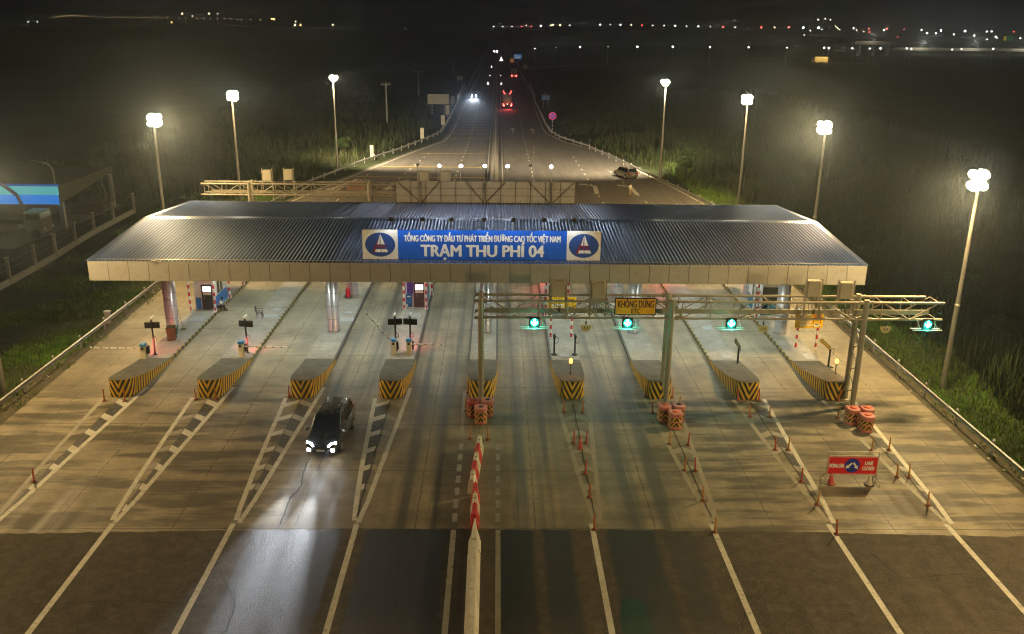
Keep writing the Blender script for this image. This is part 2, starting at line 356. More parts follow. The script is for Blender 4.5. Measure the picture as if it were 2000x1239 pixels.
# ------------------------------------------------------------------ painted markings
def gore(xc, i):
    b = MB(); f = MB(); k = MB(); u = MB()
    RT = [(36.0, 0.14), (38, 0.33), (41.5, 0.5), (46.5, 0.78), (50.4, 0.98), (52, 1.06)]; LT = [(36.0, 0.03), (37.2, 0.16), (41, 0.46), (46.5, 0.76), (50.4, 0.96)]
    hr = lambda y: float(np.interp(y, [q[0] for q in RT], [q[1] for q in RT])); hl = lambda y: float(np.interp(y, [q[0] for q in LT], [q[1] for q in LT]))
    if i == 4: return
    worn = i in (5, 6)
    R_ = u if worn else b; L_ = {0: f, 1: b, 2: b, 3: b, 5: u, 6: u, 7: u, 8: f}[i]
    yt = 52 if i < 4 else 50.2
    R_.line([(xc+hr(y), y) for y in (36.0, 37, 38, 40, 42, 44.5, 47, 50.4)]+([(xc+hr(yt), yt)] if i < 4 else []), 0.24, 0.0085)
    L_.line([(xc-hl(y), y) for y in (36.2, 37.2, 39, 41, 43.5, 46.5, 50.3)], 0.24, 0.0085)
    for q in range(6 if i != 1 else 7):
        y = 50.1-q*2.08
        for s_, dst in ((1, {0: b, 1: b, 2: f, 3: u, 5: u, 6: u, 7: f, 8: f}[i]), (-1, {0: u, 1: f, 2: b, 3: b, 5: u, 6: u, 7: u, 8: u}[i])):
            hw = (hr(y-.6) if s_ > 0 else hl(y-.6))-0.10
            if hw < 0.12: continue
            j = [random.uniform(-.03, .03) for _ in range(4)]
            dst.add([(xc+s_*.03, y+j[0], 0.0105), (xc+s_*hw, y-hw*.72+j[1], 0.0105), (xc+s_*hw*.98, y-hw*.72-.55+j[2], 0.0105), (xc+s_*.03, y-.58+j[3], 0.0105)], [(0, 3, 2, 1) if s_ > 0 else (0, 1, 2, 3)])
        side = {0: 1, 1: 1, 2: 1, 3: -1, 7: 1, 8: 1}.get(i, 0)
        if side and not (i == 7 and q in (1, 5)):
            h2 = (hr(y-1.6) if side > 0 else hl(y-1.6))-0.12
            if h2 > .12: k.add([(xc+side*.04, y-.62, 0.0095), (xc+side*h2, y-.62-h2*.72, 0.0095), (xc+side*(h2-.06), y-2.03-(h2-.06)*.72, 0.0095), (xc+side*.04, y-2.05, 0.0095)], [(0, 1, 2, 3) if side < 0 else (0, 3, 2, 1)])
    for mb_, nm, mm in ((b, 'gore_marking', M_PAINT), (f, 'faded_gore_marking', M_FADED), (u, 'worn_gore_marking', M_WORN), (k, 'blackout_marking', M_BLACKOUT)):
        if mb_.f: struct(nm, mb_, mm)
for i, xc in enumerate(ISL): gore(xc, i)
b = MB()
for x in (-17.6, -12.1, -6.42, 4.45, 10.03, 15.5, 21.05): b.line([(x, 35.92), (x, 5)], 0.25, 0.0085)
b.line([(-22.95, 35.92), (-23.0, 5)], 0.25, 0.0085); b.line([(-1.93, 35.4), (-1.9, 5)], 0.24, 0.0085)
struct('lane_line', b, M_PAINT)
b = MB(); b.line([(0.1, 35.4), (0.1, 5)], 0.22, 0.0085); struct('worn_lane_line', b, M_FADED)
b = MB(); c = MB()
for k in range(7):
    y = 36.1+k*1.22
    (b if k < 6 else c).add([(-2.05, y, 0.0085), (-1.8, y, 0.0085), (-1.8, y+0.75, 0.0085), (-2.05, y+0.75, 0.0085)], [(0, 1, 2, 3)])
    if k < 7: c.add([(-0.02, y, 0.0085), (0.2, y, 0.0085), (0.2, y+0.75, 0.0085), (-0.02, y+0.75, 0.0085)], [(0, 1, 2, 3)])
c.line([(-1.95, 45.2), (-2.0, 51.5)], 0.22, 0.0085)
struct('block_marking', b, M_PAINT); struct('worn_block_marking', c, M_FADED)
# beyond the canopy: edge lines, dashed lanes, yellow slow-down bars, arrows
b = MB(); y_ = MB()
b.line(R_EDGE[1:], 0.22, 0.006); b.line(L_EDGE[1:], 0.22, 0.006)
b.line([(-1.55, 131), (-1.5, 1500)], 0.2, 0.006); b.line([(0.75, 131), (0.75, 1500)], 0.2, 0.006)
y_.line([(-1.55, 100), (-1.55, 131)], 0.2, 0.006); y_.line([(0.75, 100), (0.75, 131)], 0.2, 0.006)
for Y, x0, x1 in ((132.9, -21.4, -1.7), (143, -18.6, -1.8), (158.5, -13.6, -1.85), (180, -9.6, -1.8)): y_.add([(x0, Y-0.22, 0.007), (x1, Y-0.22, 0.007), (x1, Y+0.22, 0.007), (x0, Y+0.22, 0.007)], [(0, 1, 2, 3)])
for Y in (189, 195, 201, 207, 213, 219, 280, 330, 390, 470): b.add([(-9.3, Y-0.14, 0.007), (-1.9, Y-0.14, 0.007), (-1.9, Y+0.14, 0.007), (-9.3, Y+0.14, 0.007)], [(0, 1, 2, 3)])
def dashes(p, q, step=4.0, ln=1.3, wd=0.22):
    p = Vector(p); q = Vector(q); d = (q-p); L = d.length; d.normalize(); t = 0
    while t < L: b.line([p+d*t, p+d*(t+ln)], wd, 0.006); t += step
dashes((-6.6, 118), (-5.5, 185)); dashes((-5.5, 187), (-5.5, 330), 5, 1.5); dashes((5.4, 118), (5.3, 185)); dashes((5.3, 187), (5.4, 330), 5, 1.5)
dashes((-15.4, 122), (-12.2, 160), 4.5); dashes((-21.4, 104), (-19.6, 138), 5); dashes((13.9, 104), (13.2, 158), 4.6); dashes((20.2, 104), (17.8, 140), 5); dashes((-11.4, 104), (-10.5, 130), 5)
def bent_arrow(tip, el, tail, wd):
    tip, el, tail = (Vector((p[0], p[1])) for p in (tip, el, tail))
    d = (tip-el).normalized(); nn = Vector((-d.y, d.x)); neck = tip-d*1.25
    b.line([tail, el, neck], wd, 0.007)
    b.add([(tip.x, tip.y, 0.007), ((neck+nn*0.95).x, (neck+nn*0.95).y, 0.007), ((neck-nn*0.95).x, (neck-nn*0.95).y, 0.007)], [(0, 1, 2)])
for t_, e_, l_ in (((1128, 359), (1162, 364), (1166, 379)), ((1204, 361), (1232, 366), (1245, 381)), ((756, 371), (770, 356), (800, 352)), ((640, 372), (700, 350), (722, 353))):
    bent_arrow(G(*t_), G(*e_), G(*l_), 0.62)
for x, Y in ((3.2, 191), (7.6, 190), (-4.1, 262)): b.line([(x, Y), (x, Y+6)], 0.3, 0.007); b.add([(x-0.7, Y+6, 0.007), (x+0.7, Y+6, 0.007), (x, Y+10, 0.007)], [(0, 1, 2)])
struct('road_marking', b, M_PAINT); struct('yellow_road_marking', y_, M_YPAINT)
# green spill stain and a meandering crack
s = MB(); s.sheet([(4.9, 27.0), (6.2, 27.0), (6.1, 28.2), (5.9, 30.2), (5.2, 30.4), (4.85, 29.2)], 0.0095); struct('green_stain', s, mat('green spill', (0.007, 0.045, 0.032), 0.5, vary=0.5, scale=2.5, dirt=(0.03, 0.028, 0.022)))
s = MB(); p = [G(q[0], q[1]) for q in ((606, 896), (597, 912), (593, 925), (588, 950), (578, 962), (566, 972), (560, 992), (552, 1010), (545, 1033))]; pts = []
for a, c in zip(p[:-1], p[1:]):
    for t in (0, 0.33, 0.66): pts.append((a.x*(1-t)+c.x*t+random.uniform(-.04, .04), a.y*(1-t)+c.y*t))
s.line(pts, 0.05, 0.0075); struct('crack', s, mat('crack line', (0.03, 0.027, 0.022), 0.9))
# hairline cracks on the apron
s = MB()
for q in (((120, 1180), (260, 1172), (420, 1186)), ((430, 1118), (460, 1180), (440, 1239)), ((1420, 1090), (1460, 1150), (1450, 1239)), ((1700, 1080), (1760, 1130), (1900, 1120)), ((780, 1090), (770, 1160), (784, 1239))):
    P_ = [G(*v) for v in q]; pts = []
    for a, c in zip(P_[:-1], P_[1:]):
        for k in range(14): t = k/14; pts.append((a.x*(1-t)+c.x*t+random.uniform(-.05, .05), a.y*(1-t)+c.y*t+random.uniform(-.05, .05)))
    s.line(pts, 0.035, 0.0078)
struct('apron_crack', s, MATS['crack line'])
# black dirt line from each nose to the apron
s = MB()
for i, xc in enumerate(ISL):
    if i in (0, 1, 2, 4): continue
    s.line([(xc+random.uniform(-.03, .03), 49.8-q*0.7) for q in range(20)], 0.05, 0.013)
struct('joint_line', s, MATS['crack line'])

# ------------------------------------------------------------------ toll islands
M_KERB_Y = stripes('black and yellow kerb paint', (0.28, 0.215, 0.045), (0.035, 0.033, 0.028), 0.75, 0, axis=1, wear=(0.16, 0.14, 0.09))
M_KERB_D = mat('grimy kerb', (0.085, 0.08, 0.068), 0.75, vary=0.4, scale=1.2, dirt=(0.035, 0.034, 0.03))
M_NOSE = stripes('black and yellow nose chevrons', (0.74, 0.45, 0.025), (0.022, 0.021, 0.019), 0.335, 0.6, amount=0.56)
M_NOSE_P = stripes('faded nose stripes', (0.42, 0.32, 0.06), (0.045, 0.042, 0.035), 0.36, 0.42, amount=0.55, wear=(0.2, 0.18, 0.13))
M_SLAB = mat('island concrete', (0.27, 0.25, 0.205), 0.75, vary=0.3, scale=0.7, dirt=(0.15, 0.135, 0.10), bump=0.2)
M_GRIME = mat('grimy nose top', (0.10, 0.092, 0.066), 0.85, vary=0.5, scale=1.6, dirt=(0.04, 0.042, 0.022), bump=0.3)
M_COVER = mat('steel cover', (0.30, 0.31, 0.31), 0.7, metal=0.0, vary=0.2, scale=3)
KH = 0.22
def nose_half(): return [(0.0, 0.0), (0.30, 0.02), (0.55, 0.10), (0.70, 0.28), (0.78, 0.6), (0.84, 1.1), (0.92, 2.0), (0.99, 3.2), (1.02, 4.6), (1.03, 6.2)]
def nose_h(t): return 1.14 if t < 0.35 else KH+(1.14-KH)*max(0.0, 1-(t-0.35)/5.85)**1.25
def island(i, xc):
    t = thing('toll_island', f'long concrete toll island with chevron nose, {ORD[i]} of the nine from the left', 'toll island', (xc, 50.3, 0), 0, 'toll islands in a row')
    y0 = 6.2; y1 = 31.5; hw = 1.03
    sl = MB(); sl.prism([(-hw+.14, y0), (hw-.14, y0), (hw-.14, y1-1), (hw-.5, y1), (-hw+.5, y1), (-hw+.14, y1-1)], 0, KH); sl.build('island_slab', M_SLAB, t)
    for sx in (-1, 1):
        kb = MB(); kb.prism([(sx*hw-0.07*sx-0.068, y0+.003), (sx*hw-0.07*sx+0.068, y0+.003), (sx*hw-0.07*sx+0.068, y1-1), (sx*hw-0.07*sx-0.068, y1-1)], 0, KH+0.012)
        kb.build('kerb', M_KERB_Y if (i, sx) in ((0, 1), (1, 1), (7, -1), (8, -1)) else (M_KERB_D if (i, sx) in ((2, 1), (3, 1), (4, 1), (4, -1), (5, -1), (6, -1)) else M_SLAB), t)
    h = nose_half(); S = [0.0]
    for a, b in zip(h[:-1], h[1:]): S.append(S[-1]+math.hypot(b[0]-a[0], b[1]-a[1]))
    wl = MB(); tp = MB()
    for sx in (-1, 1):
        vs = []; uv = []
        for (x, y), s_ in zip(h, S):
            hh = nose_h(y); bt = 0.05*(1 if y < 1 else 0.4)
            vs += [(sx*x, y, 0), (sx*max(0, x-bt if x > .2 else x), y+(bt if y < .3 else 0), hh)]; uv += [(s_*sx, 0), (s_*sx, hh*(1.0 if y < 0.7 else 0.3))]
        fs = []; us = []
        for k in range(len(h)-1):
            q = (2*k, 2*k+2, 2*k+3, 2*k+1); q = q if sx > 0 else q[::-1]; fs.append(q); us.append([uv[j] for j in q])
        wl.add(vs, fs, us)
    vs = []; fs = []
    for (x, y) in h:
        hh = nose_h(y); bt = 0.05*(1 if y < 1 else 0.4); xx = max(0.02, x-bt if x > .2 else x); yy = y+(bt if y < .3 else 0)
        vs += [(-xx, yy, hh), (0, yy, hh+0.015), (xx, yy, hh)]
    for k in range(len(h)-1):
        for c_ in (0, 1): fs.append((3*k+c_, 3*k+c_+1, 3*k+4+c_, 3*k+3+c_))
    tp.add(vs, fs)
    nb = wl.build('nose_block', M_NOSE if i not in (4, 6) else M_NOSE, t); tp.build('nose_top', M_GRIME, nb)
    spots = {0: [(0.1, 14.6, 1.0, 1.3)], 1: [(0.1, 15.4, 1.1, 0.9), (0.2, 17, 0.6, 0.5)], 2: [(0.4, 14.6, 1.1, 0.9), (0.3, 16.4, 0.6, 0.5)], 3: [(0, 15.8, 1.1, 1.0)], 4: [(0, 8, 0.5, 0.5)], 5: [(0, 7.0, 0.7, 0.6)], 6: [(0.2, 14, 0.8, 0.8)], 7: [(0.3, 6.9, 0.6, 0.7), (0.3, 13, 0.8, 0.9)], 8: [(0.5, 7.0, 0.7, 1.2)]}[i]
    for x, y, a, b in spots: cv = MB(); cv.box((x, y, KH+0.008), (a, b, 0.02)); cv.build('access_cover', M_COVER, t)
for i, xc in enumerate(ISL): island(i, xc)

# ------------------------------------------------------------------ canopy
CX0, CX1, CY0, CY1, CZ0, CZ1 = -26.3, 24.1, 55.4, 75.8, 6.0, 7.27
M_FASCIA = mat('beige aluminium cladding', (0.345, 0.335, 0.305), 0.45, metal=0.2, vary=0.08, scale=0.4, dirt=(0.28, 0.262, 0.22))
M_SEAM = mat('dark seam', (0.04, 0.037, 0.03), 0.8)
def roof_mat():
    m, nt, bs = _new('blue ribbed roof sheet')
    f = _noise(nt, _coord(nt, (1, 0.06, 1)), 1.5, 6, 0.6)
    c = _mix(nt, _ramp(nt, f, 0.3, 0.7), (0.045, 0.135, 0.42), (0.085, 0.20, 0.53))
    c = _mix(nt, _math(nt, 'MULTIPLY', _ramp(nt, _noise(nt, _coord(nt, (3, 0.3, 1)), 1.2, 8, 0.7), 0.5, 0.75), 0.2), c, (0.16, 0.165, 0.18))
    nt.links.new(c, bs.inputs['Base Color']); bs.inputs['Metallic'].default_value = 0.6
    q = _n(nt, 'ShaderNodeMapRange'); nt.links.new(f, q.inputs['Value']); q.inputs['To Min'].default_value = 0.25; q.inputs['To Max'].default_value = 0.34; nt.links.new(q.outputs[0], bs.inputs['Roughness'])
    bs.inputs['Coat Weight'].default_value = 0.3; bs.inputs['Coat Roughness'].default_value = 0.3
    return m
M_ROOF = roof_mat()
M_CLAD = mat('brushed column cladding', (0.44, 0.43, 0.43), 0.28, metal=0.4, vary=0.06, scale=0.8)
M_CEIL = mat('white ceiling panel', (0.62, 0.63, 0.60), 0.6, vary=0.05, scale=0.5)
M_BLUE_TRIM = mat('blue trim', (0.03, 0.11, 0.36), 0.35, metal=0.4, vary=0.2)
can = thing('toll_canopy', 'long toll plaza canopy with a blue ribbed roof, beige fascia and round metal columns', 'canopy', (-1.1, 65.6, 0))
SH = can.location
rf = MB(); rf.smooth = True; pitch = 0.25; x = CX0+0.06; prof = []
while x < CX1-0.1:
    prof += [(x+pitch*q/8, 0.05-0.05*math.cos(2*math.pi*q/8)) for q in range(8)]; x += pitch
prof.append((CX1-0.06, 0))
RY = 65.5
rows = [(CY0+0.03, 7.22), (RY, 7.93), (RY+0.002, 7.93), (CY1-0.03, 7.2)]
vs = []
for yy, zz in rows: vs += [(px, yy, zz+pz) for px, pz in prof]
n = len(prof); fs = []
for r in (0, 2):
    for k in range(n-1): fs.append((r*n+k, r*n+k+1, (r+1)*n+k+1, (r+1)*n+k))
rf.add(vs, fs, smooth=True); ro = rf.build('roof', M_ROOF, can, SH)
t_ = MB()
t_.box(((CX0+CX1)/2, RY-0.12, 7.985), (CX1-CX0-0.1, 0.5, 0.012), rot=(0.07, 0, 0)); t_.box(((CX0+CX1)/2, RY+0.37, 7.985), (CX1-CX0-0.1, 0.48, 0.012), rot=(-0.07, 0, 0))
t_.build('ridge_cap', mat('ridge flashing', (0.03, 0.10, 0.30), 0.3, metal=0.5, vary=0.25), ro, SH)
for xe in (CX0+0.1, CX1-0.1):
    t_ = MB()
    for (ya, za), (yb, zb) in (((CY0, 7.3), (RY, 8.01)), ((RY, 8.01), (CY1, 7.28))):
        L = math.hypot(yb-ya, zb-za); t_.box((xe, (ya+yb)/2, (za+zb)/2), (0.4, L-0.01, 0.02), rot=(math.atan2(zb-za, yb-ya), 0, 0))
    t_.build('verge_flashing', mat('verge flashing', (0.10, 0.16, 0.33), 0.3, metal=0.6, vary=0.3, scale=0.5), ro, SH)
fa = MB(); W = CX1-CX0; npn = 39; pw = W/npn
for k in range(npn):
    for yy in (CY0, CY1): fa.box((CX0+pw*(k+0.5), yy, (CZ0+CZ1)/2), (pw-0.035, 0.08, CZ1-CZ0))
for k in range(16):
    d = (CY1-CY0-0.09)/16
    for xx in (CX0+0.04, CX1-0.04): fa.box((xx, CY0+0.045+d*(k+0.5), (CZ0+CZ1)/2), (0.08, d-0.03, CZ1-CZ0))
fo = fa.build('fascia', M_FASCIA, can, SH)
se = MB()
for yy, s_ in ((CY0, 1), (CY1, -1)): se.box(((CX0+CX1)/2, yy+0.02*s_, (CZ0+CZ1)/2), (W-0.2, 0.02, CZ1-CZ0-0.04))
se.build('fascia_backing', M_SEAM, fo, SH)
bl = MB(); bl.box(((CX0+CX1)/2, CY0+0.34, 7.335), (W-0.8, 0.05, 0.05)); bl.build('roof_conduit', mat('galvanised conduit', (0.42, 0.42, 0.41), 0.35, metal=0.8, vary=0.2, scale=2), ro, SH)
ce = MB(); ce.box(((CX0+CX1)/2, (CY0+CY1)/2, 6.1), (W-0.3, CY1-CY0-0.3, 0.05)); ce.build('ceiling', M_CEIL, can, SH)
def ring_column(x, y):
    c = MB(); c.lathe([(0.47, 0), (0.455, 0.03), (0.455, 6.06)], (x, y, KH), 28)
    o = c.build('column', M_CLAD, can, SH)
    r_ = MB()
    for z in (0.08, 1.0, 2.0, 3.0, 4.0, 5.0): r_.lathe([(0.458, z-0.012), (0.462, z), (0.458, z+0.012)], (x, y, KH), 28)
    for a in (-1.57, 0.52, 2.6): r_.box((x+0.456*math.cos(a), y+0.456*math.sin(a), 3.2), (0.02, 0.008, 5.7), rot=(0, 0, a+1.57))
    r_.build('cladding_joint', M_SEAM, o, SH)
for x in (-23.95, -12.1, -0.8, 10.15, 21.2):
    for y in (62.3, 71.4): ring_column(x, y)
M_LENS_C = emit('cool canopy lamp', CANOPY_C, 12)
for i in range(10):
    x = ISL[0]-2.8+5.53*i
    for y in (59.5, 66.5, 73):
        if i in (0, 9) and y != 66.5: continue
        f_ = MB(); f_.box((x, y, 6.02), (0.5, 0.35, 0.1)); fo_ = f_.build('ceiling_light', M_CEIL, can, SH)
        l_ = MB(); l_.box((x, y, 5.965), (0.42, 0.28, 0.01)); l_.build('lens', M_LENS_C, fo_, SH)
        pw_ = CANOPY_W*(1.35 if i in (8,) else 1.0)*(0.45 if i in (0, 9) else 1)*(0.8 if i in (4,) else 1)*random.uniform(0.6, 1.4)
        lamp('SPOT', 'ceiling_lamp', fo_, Vector((x, y, 5.94))-SH, pw_, CANOPY_C, 0.2, (0, -0.12, -1), 150, 0.7)
nozz = MB()
for k in range(9): nozz.box((-7.0+k*1.75+random.uniform(-.5, .5), 64.9, 8.02), (0.13, 0.1, 0.07))
nozz.build('roof_bracket', MATS['galvanised conduit'], ro, SH)
# a small floodlight clipped on the fascia's upper edge at the left
f_ = MB(); f_.box((-22.0, CY0-0.08, 7.30), (0.32, 0.14, 0.16)); q_ = f_.build('eave_lamp', mat('lamp housing', (0.25, 0.25, 0.24), 0.5, metal=0.4), can, SH)

# ------------------------------------------------------------------ floodlight masts
M_POLE = mat('galvanised mast steel', (0.36, 0.345, 0.31), 0.45, metal=0.6, vary=0.15, scale=1.2)
M_HOUSE = mat('floodlight housing', (0.12, 0.12, 0.115), 0.5, metal=0.4)
M_FLOOD = emit('floodlight lens', (1.0, 0.86, 0.55), 90, sample=False)
def mast(loc, h, label, power=1.0, tiers=2):
    t = thing('floodlight_mast', label, 'floodlight mast', loc, 0, 'floodlight masts around the plaza')
    p = MB(); p.tube((0, 0, 0), (0, 0, h*0.42), 0.19, 0.15, 14); p.tube((0, 0, h*0.42), (0, 0, h+0.4), 0.135, 0.085, 14); p.lathe([(0.151, h*0.42-0.1), (0.16, h*0.42-0.05), (0.16, h*0.42+0.05), (0.136, h*0.42+0.1)], n=14)
    p.box((0, 0, 0.02), (0.6, 0.6, 0.04)); p.build('pole', M_POLE, t)
    aim = Vector((-1.0-loc[0], 62-loc[1], 0)); aim = Vector((aim.x, aim.y*0.25, 0)); aim.normalize(); toward = Vector((-loc[0]*0.35, -loc[1], 0)).normalized()
    yawa = math.atan2(aim.y, aim.x); side = Vector((0.9, 0.42 if loc[0] > 0 else -0.42, 0)).normalized()
    br = MB()
    sp_ = 0.36 if loc[1] < 60 else 0.27
    zs = [(-sp_, (-0.36, 0.36)), (sp_*0.85, (-0.36, 0.36))] if tiers == 2 else [(0.0, (-0.33, 0.33)), (-.3, (-.02, .02))]
    for dz, xs_ in zs: br.tube(tuple(side*xs_[0]*1.3+Vector((0, 0, h+dz))), tuple(side*xs_[1]*1.3+Vector((0, 0, h+dz))), 0.045, n=8)
    br.build('crossarm', M_POLE, t)
    for dz, xs_ in zs:
        for xx in xs_:
            c = side*xx+Vector((0, 0, h+dz))+Vector((aim.x*0.18, -0.18, 0))
            dirv = (aim*0.7+Vector((0, -0.55, -0.75))).normalized(); q = dirv.to_track_quat('Z', 'Y').to_matrix().to_4x4()
            hs = MB(); hs.M = Matrix.Translation(c) @ q; hs.bbox((0, 0, -0.14), (0.52, 0.46, 0.22), 0.05); ho = hs.build('floodlight', M_HOUSE, t)
            ln = MB(); ln.M = Matrix.Translation(c) @ q; ln.lathe([(0.40, -0.03), (0.37, 0.07), (0.22, 0.16), (0.0, 0.2)], n=16); ln.build('lens', M_FLOOD, ho)
    c = Vector((aim.x*0.75, -0.75, h-0.1)); dv = (aim.x*0.95, aim.y*0.5-(0.25 if loc[1] < 100 else -1.1), -0.62)
    if loc[1] > 130: dv = (aim.x*0.55, 1.1, -0.24)
    elif loc[1] < 40: dv = (aim.x*0.9, 0.42, -0.62)
    elif 45 < loc[1] < 60: dv = (aim.x*0.8, -0.15, -1.0)
    lamp('SPOT', 'mast_lamp', t, c, MAST_W*power, MAST_C if loc[1] < 130 else (1.0, 0.80, 0.50), 0.35, dv, 152 if not 45 < loc[1] < 60 else 168, 0.6)
mast((28.7, 52.2, -0.1), 13.6, 'galvanised floodlight mast on the grass beside the right guardrail, nearest and tallest in view', 1.15)
mast((28.75, 78.5, -0.1), 13.8, 'floodlight mast rising just behind the right end of the canopy roof', 1.1)
mast((30.0, 108.6, -0.1), 13.8, 'floodlight mast standing right of the parked silver car behind the guardrail', 1.7)
mast((24.5, 133.0, -0.1), 14.3, 'farthest floodlight mast on the right, next to the parked silver car', 6.0, 1)
mast((-30.2, 79.5, -0.1), 13.8, 'floodlight mast rising behind the left corner of the canopy roof', 1.0)
mast((-31.2, 107.0, -0.1), 13.8, 'floodlight mast behind the left end of the rear lattice gantry', 1.7)
mast((-25.1, 139.4, -0.1), 14.1, 'farthest floodlight mast on the left, beside the rear guardrail', 6.0, 1)
mast((28.0, 24.0, -0.1), 13.7, 'floodlight mast beside the right guardrail close to the camera', 1.0)
mast((-30.2, 50.5, -0.1), 13.7, 'floodlight mast outside the left guardrail level with the island noses', 0.8)
mast((-30.2, 22.0, -0.1), 13.7, 'floodlight mast outside the left guardrail closest to the camera', 0.3)

# ------------------------------------------------------------------ night haze
hz = MB(); hz.box((0, 1010, 29), (4400, 2240, 62)); ho = hz.build('haze', [])
hm = bpy.data.materials.new('night haze'); hm.use_nodes = True; nt = hm.node_tree; nt.nodes.clear()
out = _n(nt, 'ShaderNodeOutputMaterial'); pv = _n(nt, 'ShaderNodeVolumePrincipled')
pv.inputs['Color'].default_value = (0.66, 0.82, 1.0, 1); pv.inputs['Density'].default_value = HAZE_D; pv.inputs['Anisotropy'].default_value = 0.86
nt.links.new(pv.outputs['Volume'], out.inputs['Volume']); ho.data.materials.append(hm); tag(ho, kind='stuff')
# ------------------------------------------------------------------ name board on the roof front
M_WHITE = mat('white paint', (0.74, 0.74, 0.71), 0.5, vary=0.06, scale=1.5, dirt=(0.5, 0.49, 0.45))
M_BLACK = mat('black painted metal', (0.02, 0.02, 0.02), 0.5, metal=0.2, vary=0.3)
M_DARK = mat('dark plastic', (0.03, 0.03, 0.03), 0.6, vary=0.2)
M_SIGNBLUE = mat('sign blue', (0.006, 0.10, 0.56), 0.45, vary=0.12, scale=0.8)
M_EMBLUE = mat('emblem blue', (0.02, 0.07, 0.30), 0.45, vary=0.1)
M_EMRED = mat('emblem red', (0.25, 0.01, 0.035), 0.5, vary=0.1)
M_LETTER = mat('white lettering', (0.80, 0.81, 0.80), 0.5, vary=0.05, scale=2)
M_RED = mat('sign red', (0.55, 0.012, 0.022), 0.5, vary=0.1, scale=2)
M_STEELB = mat('brown angle steel', (0.20, 0.165, 0.11), 0.6, metal=0.3, vary=0.3, scale=2)
M_GALV = MATS['galvanised conduit']
SY = 56.0
nb = thing('name_board', 'long blue station name board with white Vietnamese lettering on the canopy roof front', 'sign', (-1.0, SY, 7.32))
def LB(o): return Vector(o.location)
sh = LB(nb); SX0, SX1, SZ0, SZ1 = -8.72, 6.72, 7.38, 9.33
BX0, BX1 = -6.43, 4.51
b = MB(); b.box(((BX0+BX1)/2, SY, (SZ0+SZ1)/2), (BX1-BX0-.01, 0.09, SZ1-SZ0)); b.build('panel', M_SIGNBLUE, nb, sh)
text('TỔNG CÔNG TY ĐẦU TƯ PHÁT TRIỂN ĐƯỜNG CAO TỐC VIỆT NAM', 0.57, Vector((-0.95, SY-0.052, 8.76))-sh, nb, M_LETTER, width=10.1, bold=0.022)
text('TRẠM THU PHÍ 04', 1.08, Vector((-0.95, SY-0.052, 7.93))-sh, nb, M_LETTER, width=7.95, bold=0.045)
for x0, x1 in ((SX0, BX0), (BX1, SX1)):
    xc = (x0+x1)/2; zc = (SZ0+SZ1)/2
    b = MB(); b.box((xc, SY, zc), (x1-x0-.01, 0.085, SZ1-SZ0)); e = b.build('emblem_panel', M_WHITE, nb, sh)
    d = MB(); d.M = Matrix.Translation((xc, SY-0.048, zc)); k = 48
    d.add([(0.97*math.cos(2*math.pi*i/k), 0, 0.80*math.sin(2*math.pi*i/k)) for i in range(k)], [tuple(range(k))]); d.build('emblem_disc', M_EMBLUE, e, sh)
    d = MB(); d.M = Matrix.Translation((xc, SY-0.056, zc))
    def P(*pts): d.add([(x, 0, z) for x, z in pts], [tuple(range(len(pts)))])
    P((0.02, 0.70), (-0.03, 0.30), (-0.03, 0.02), (-0.22, 0.02)); P((0.03, 0.70), (0.30, 0.02), (0.03, 0.02), (0.03, 0.30)); P((-0.29, -0.30), (0.02, -0.30), (0.02, -0.50), (-0.36, -0.50)); P((0.06, -0.30), (0.42, -0.30), (0.50, -0.50), (0.06, -0.50))
    d.build('emblem_letter', M_LETTER, e, sh)
    d = MB(); d.M = Matrix.Translation((xc, SY-0.060, zc))
    P((-0.04, 0.52), (-0.01, 0.60), (-0.36, -0.50), (-0.52, -0.50)); d.build('emblem_stroke', M_EMRED, e, sh)
    text('VEC', 0.33, Vector((xc+0.06, SY-0.058, zc-0.13))-sh, e, M_EMRED, width=0.72, bold=0.012, depth=0.002)
M_SIGNLAMP = emit('sign lamp glass', (0.95, 0.98, 1.0), 25)
bk = MB()
for k in range(9):
    x = SX0+0.3+k*(SX1-SX0-0.6)/8; bk.tube((x, SY+0.06, SZ0+.02), (x, SY+0.06, SZ1), 0.03); bk.tube((x, SY+0.07, SZ1-0.3), (x, SY+1.2, 7.45), 0.025)
bk.box(((SX0+SX1)/2, SY+0.07, SZ0+.01), (SX1-SX0, 0.05, 0.06)); bk.build('support_frame', M_STEELB, nb, sh)
for k, x in enumerate((-6.75, -4.75, -2.92, -0.86, 1.02, 2.98, 4.88)):
    a = MB(); a.tube((x, SY+0.02, SZ1), (x, SY-0.02, SZ1+0.72), 0.02); a.tube((x, SY-0.02, SZ1+0.72), (x, SY-0.75, SZ1+0.86), 0.02); ao = a.build('lamp_arm', M_GALV if k in (1, 4, 5) else M_BLACK, nb, sh)
    h = MB(); h.bbox((x, SY-0.72, SZ1+0.86), (0.3, 0.24, 0.12), 0.03, rot=(0.5, 0, 0)); h.build('lamp_head', M_DARK, ao, sh)
    lamp('SPOT', 'sign_lamp', ao, Vector((x, SY-0.74, SZ1+0.74))-sh, 75, (0.85, 0.93, 1.0), 0.1, (0, 0.5, -1.0), 130, 0.7)

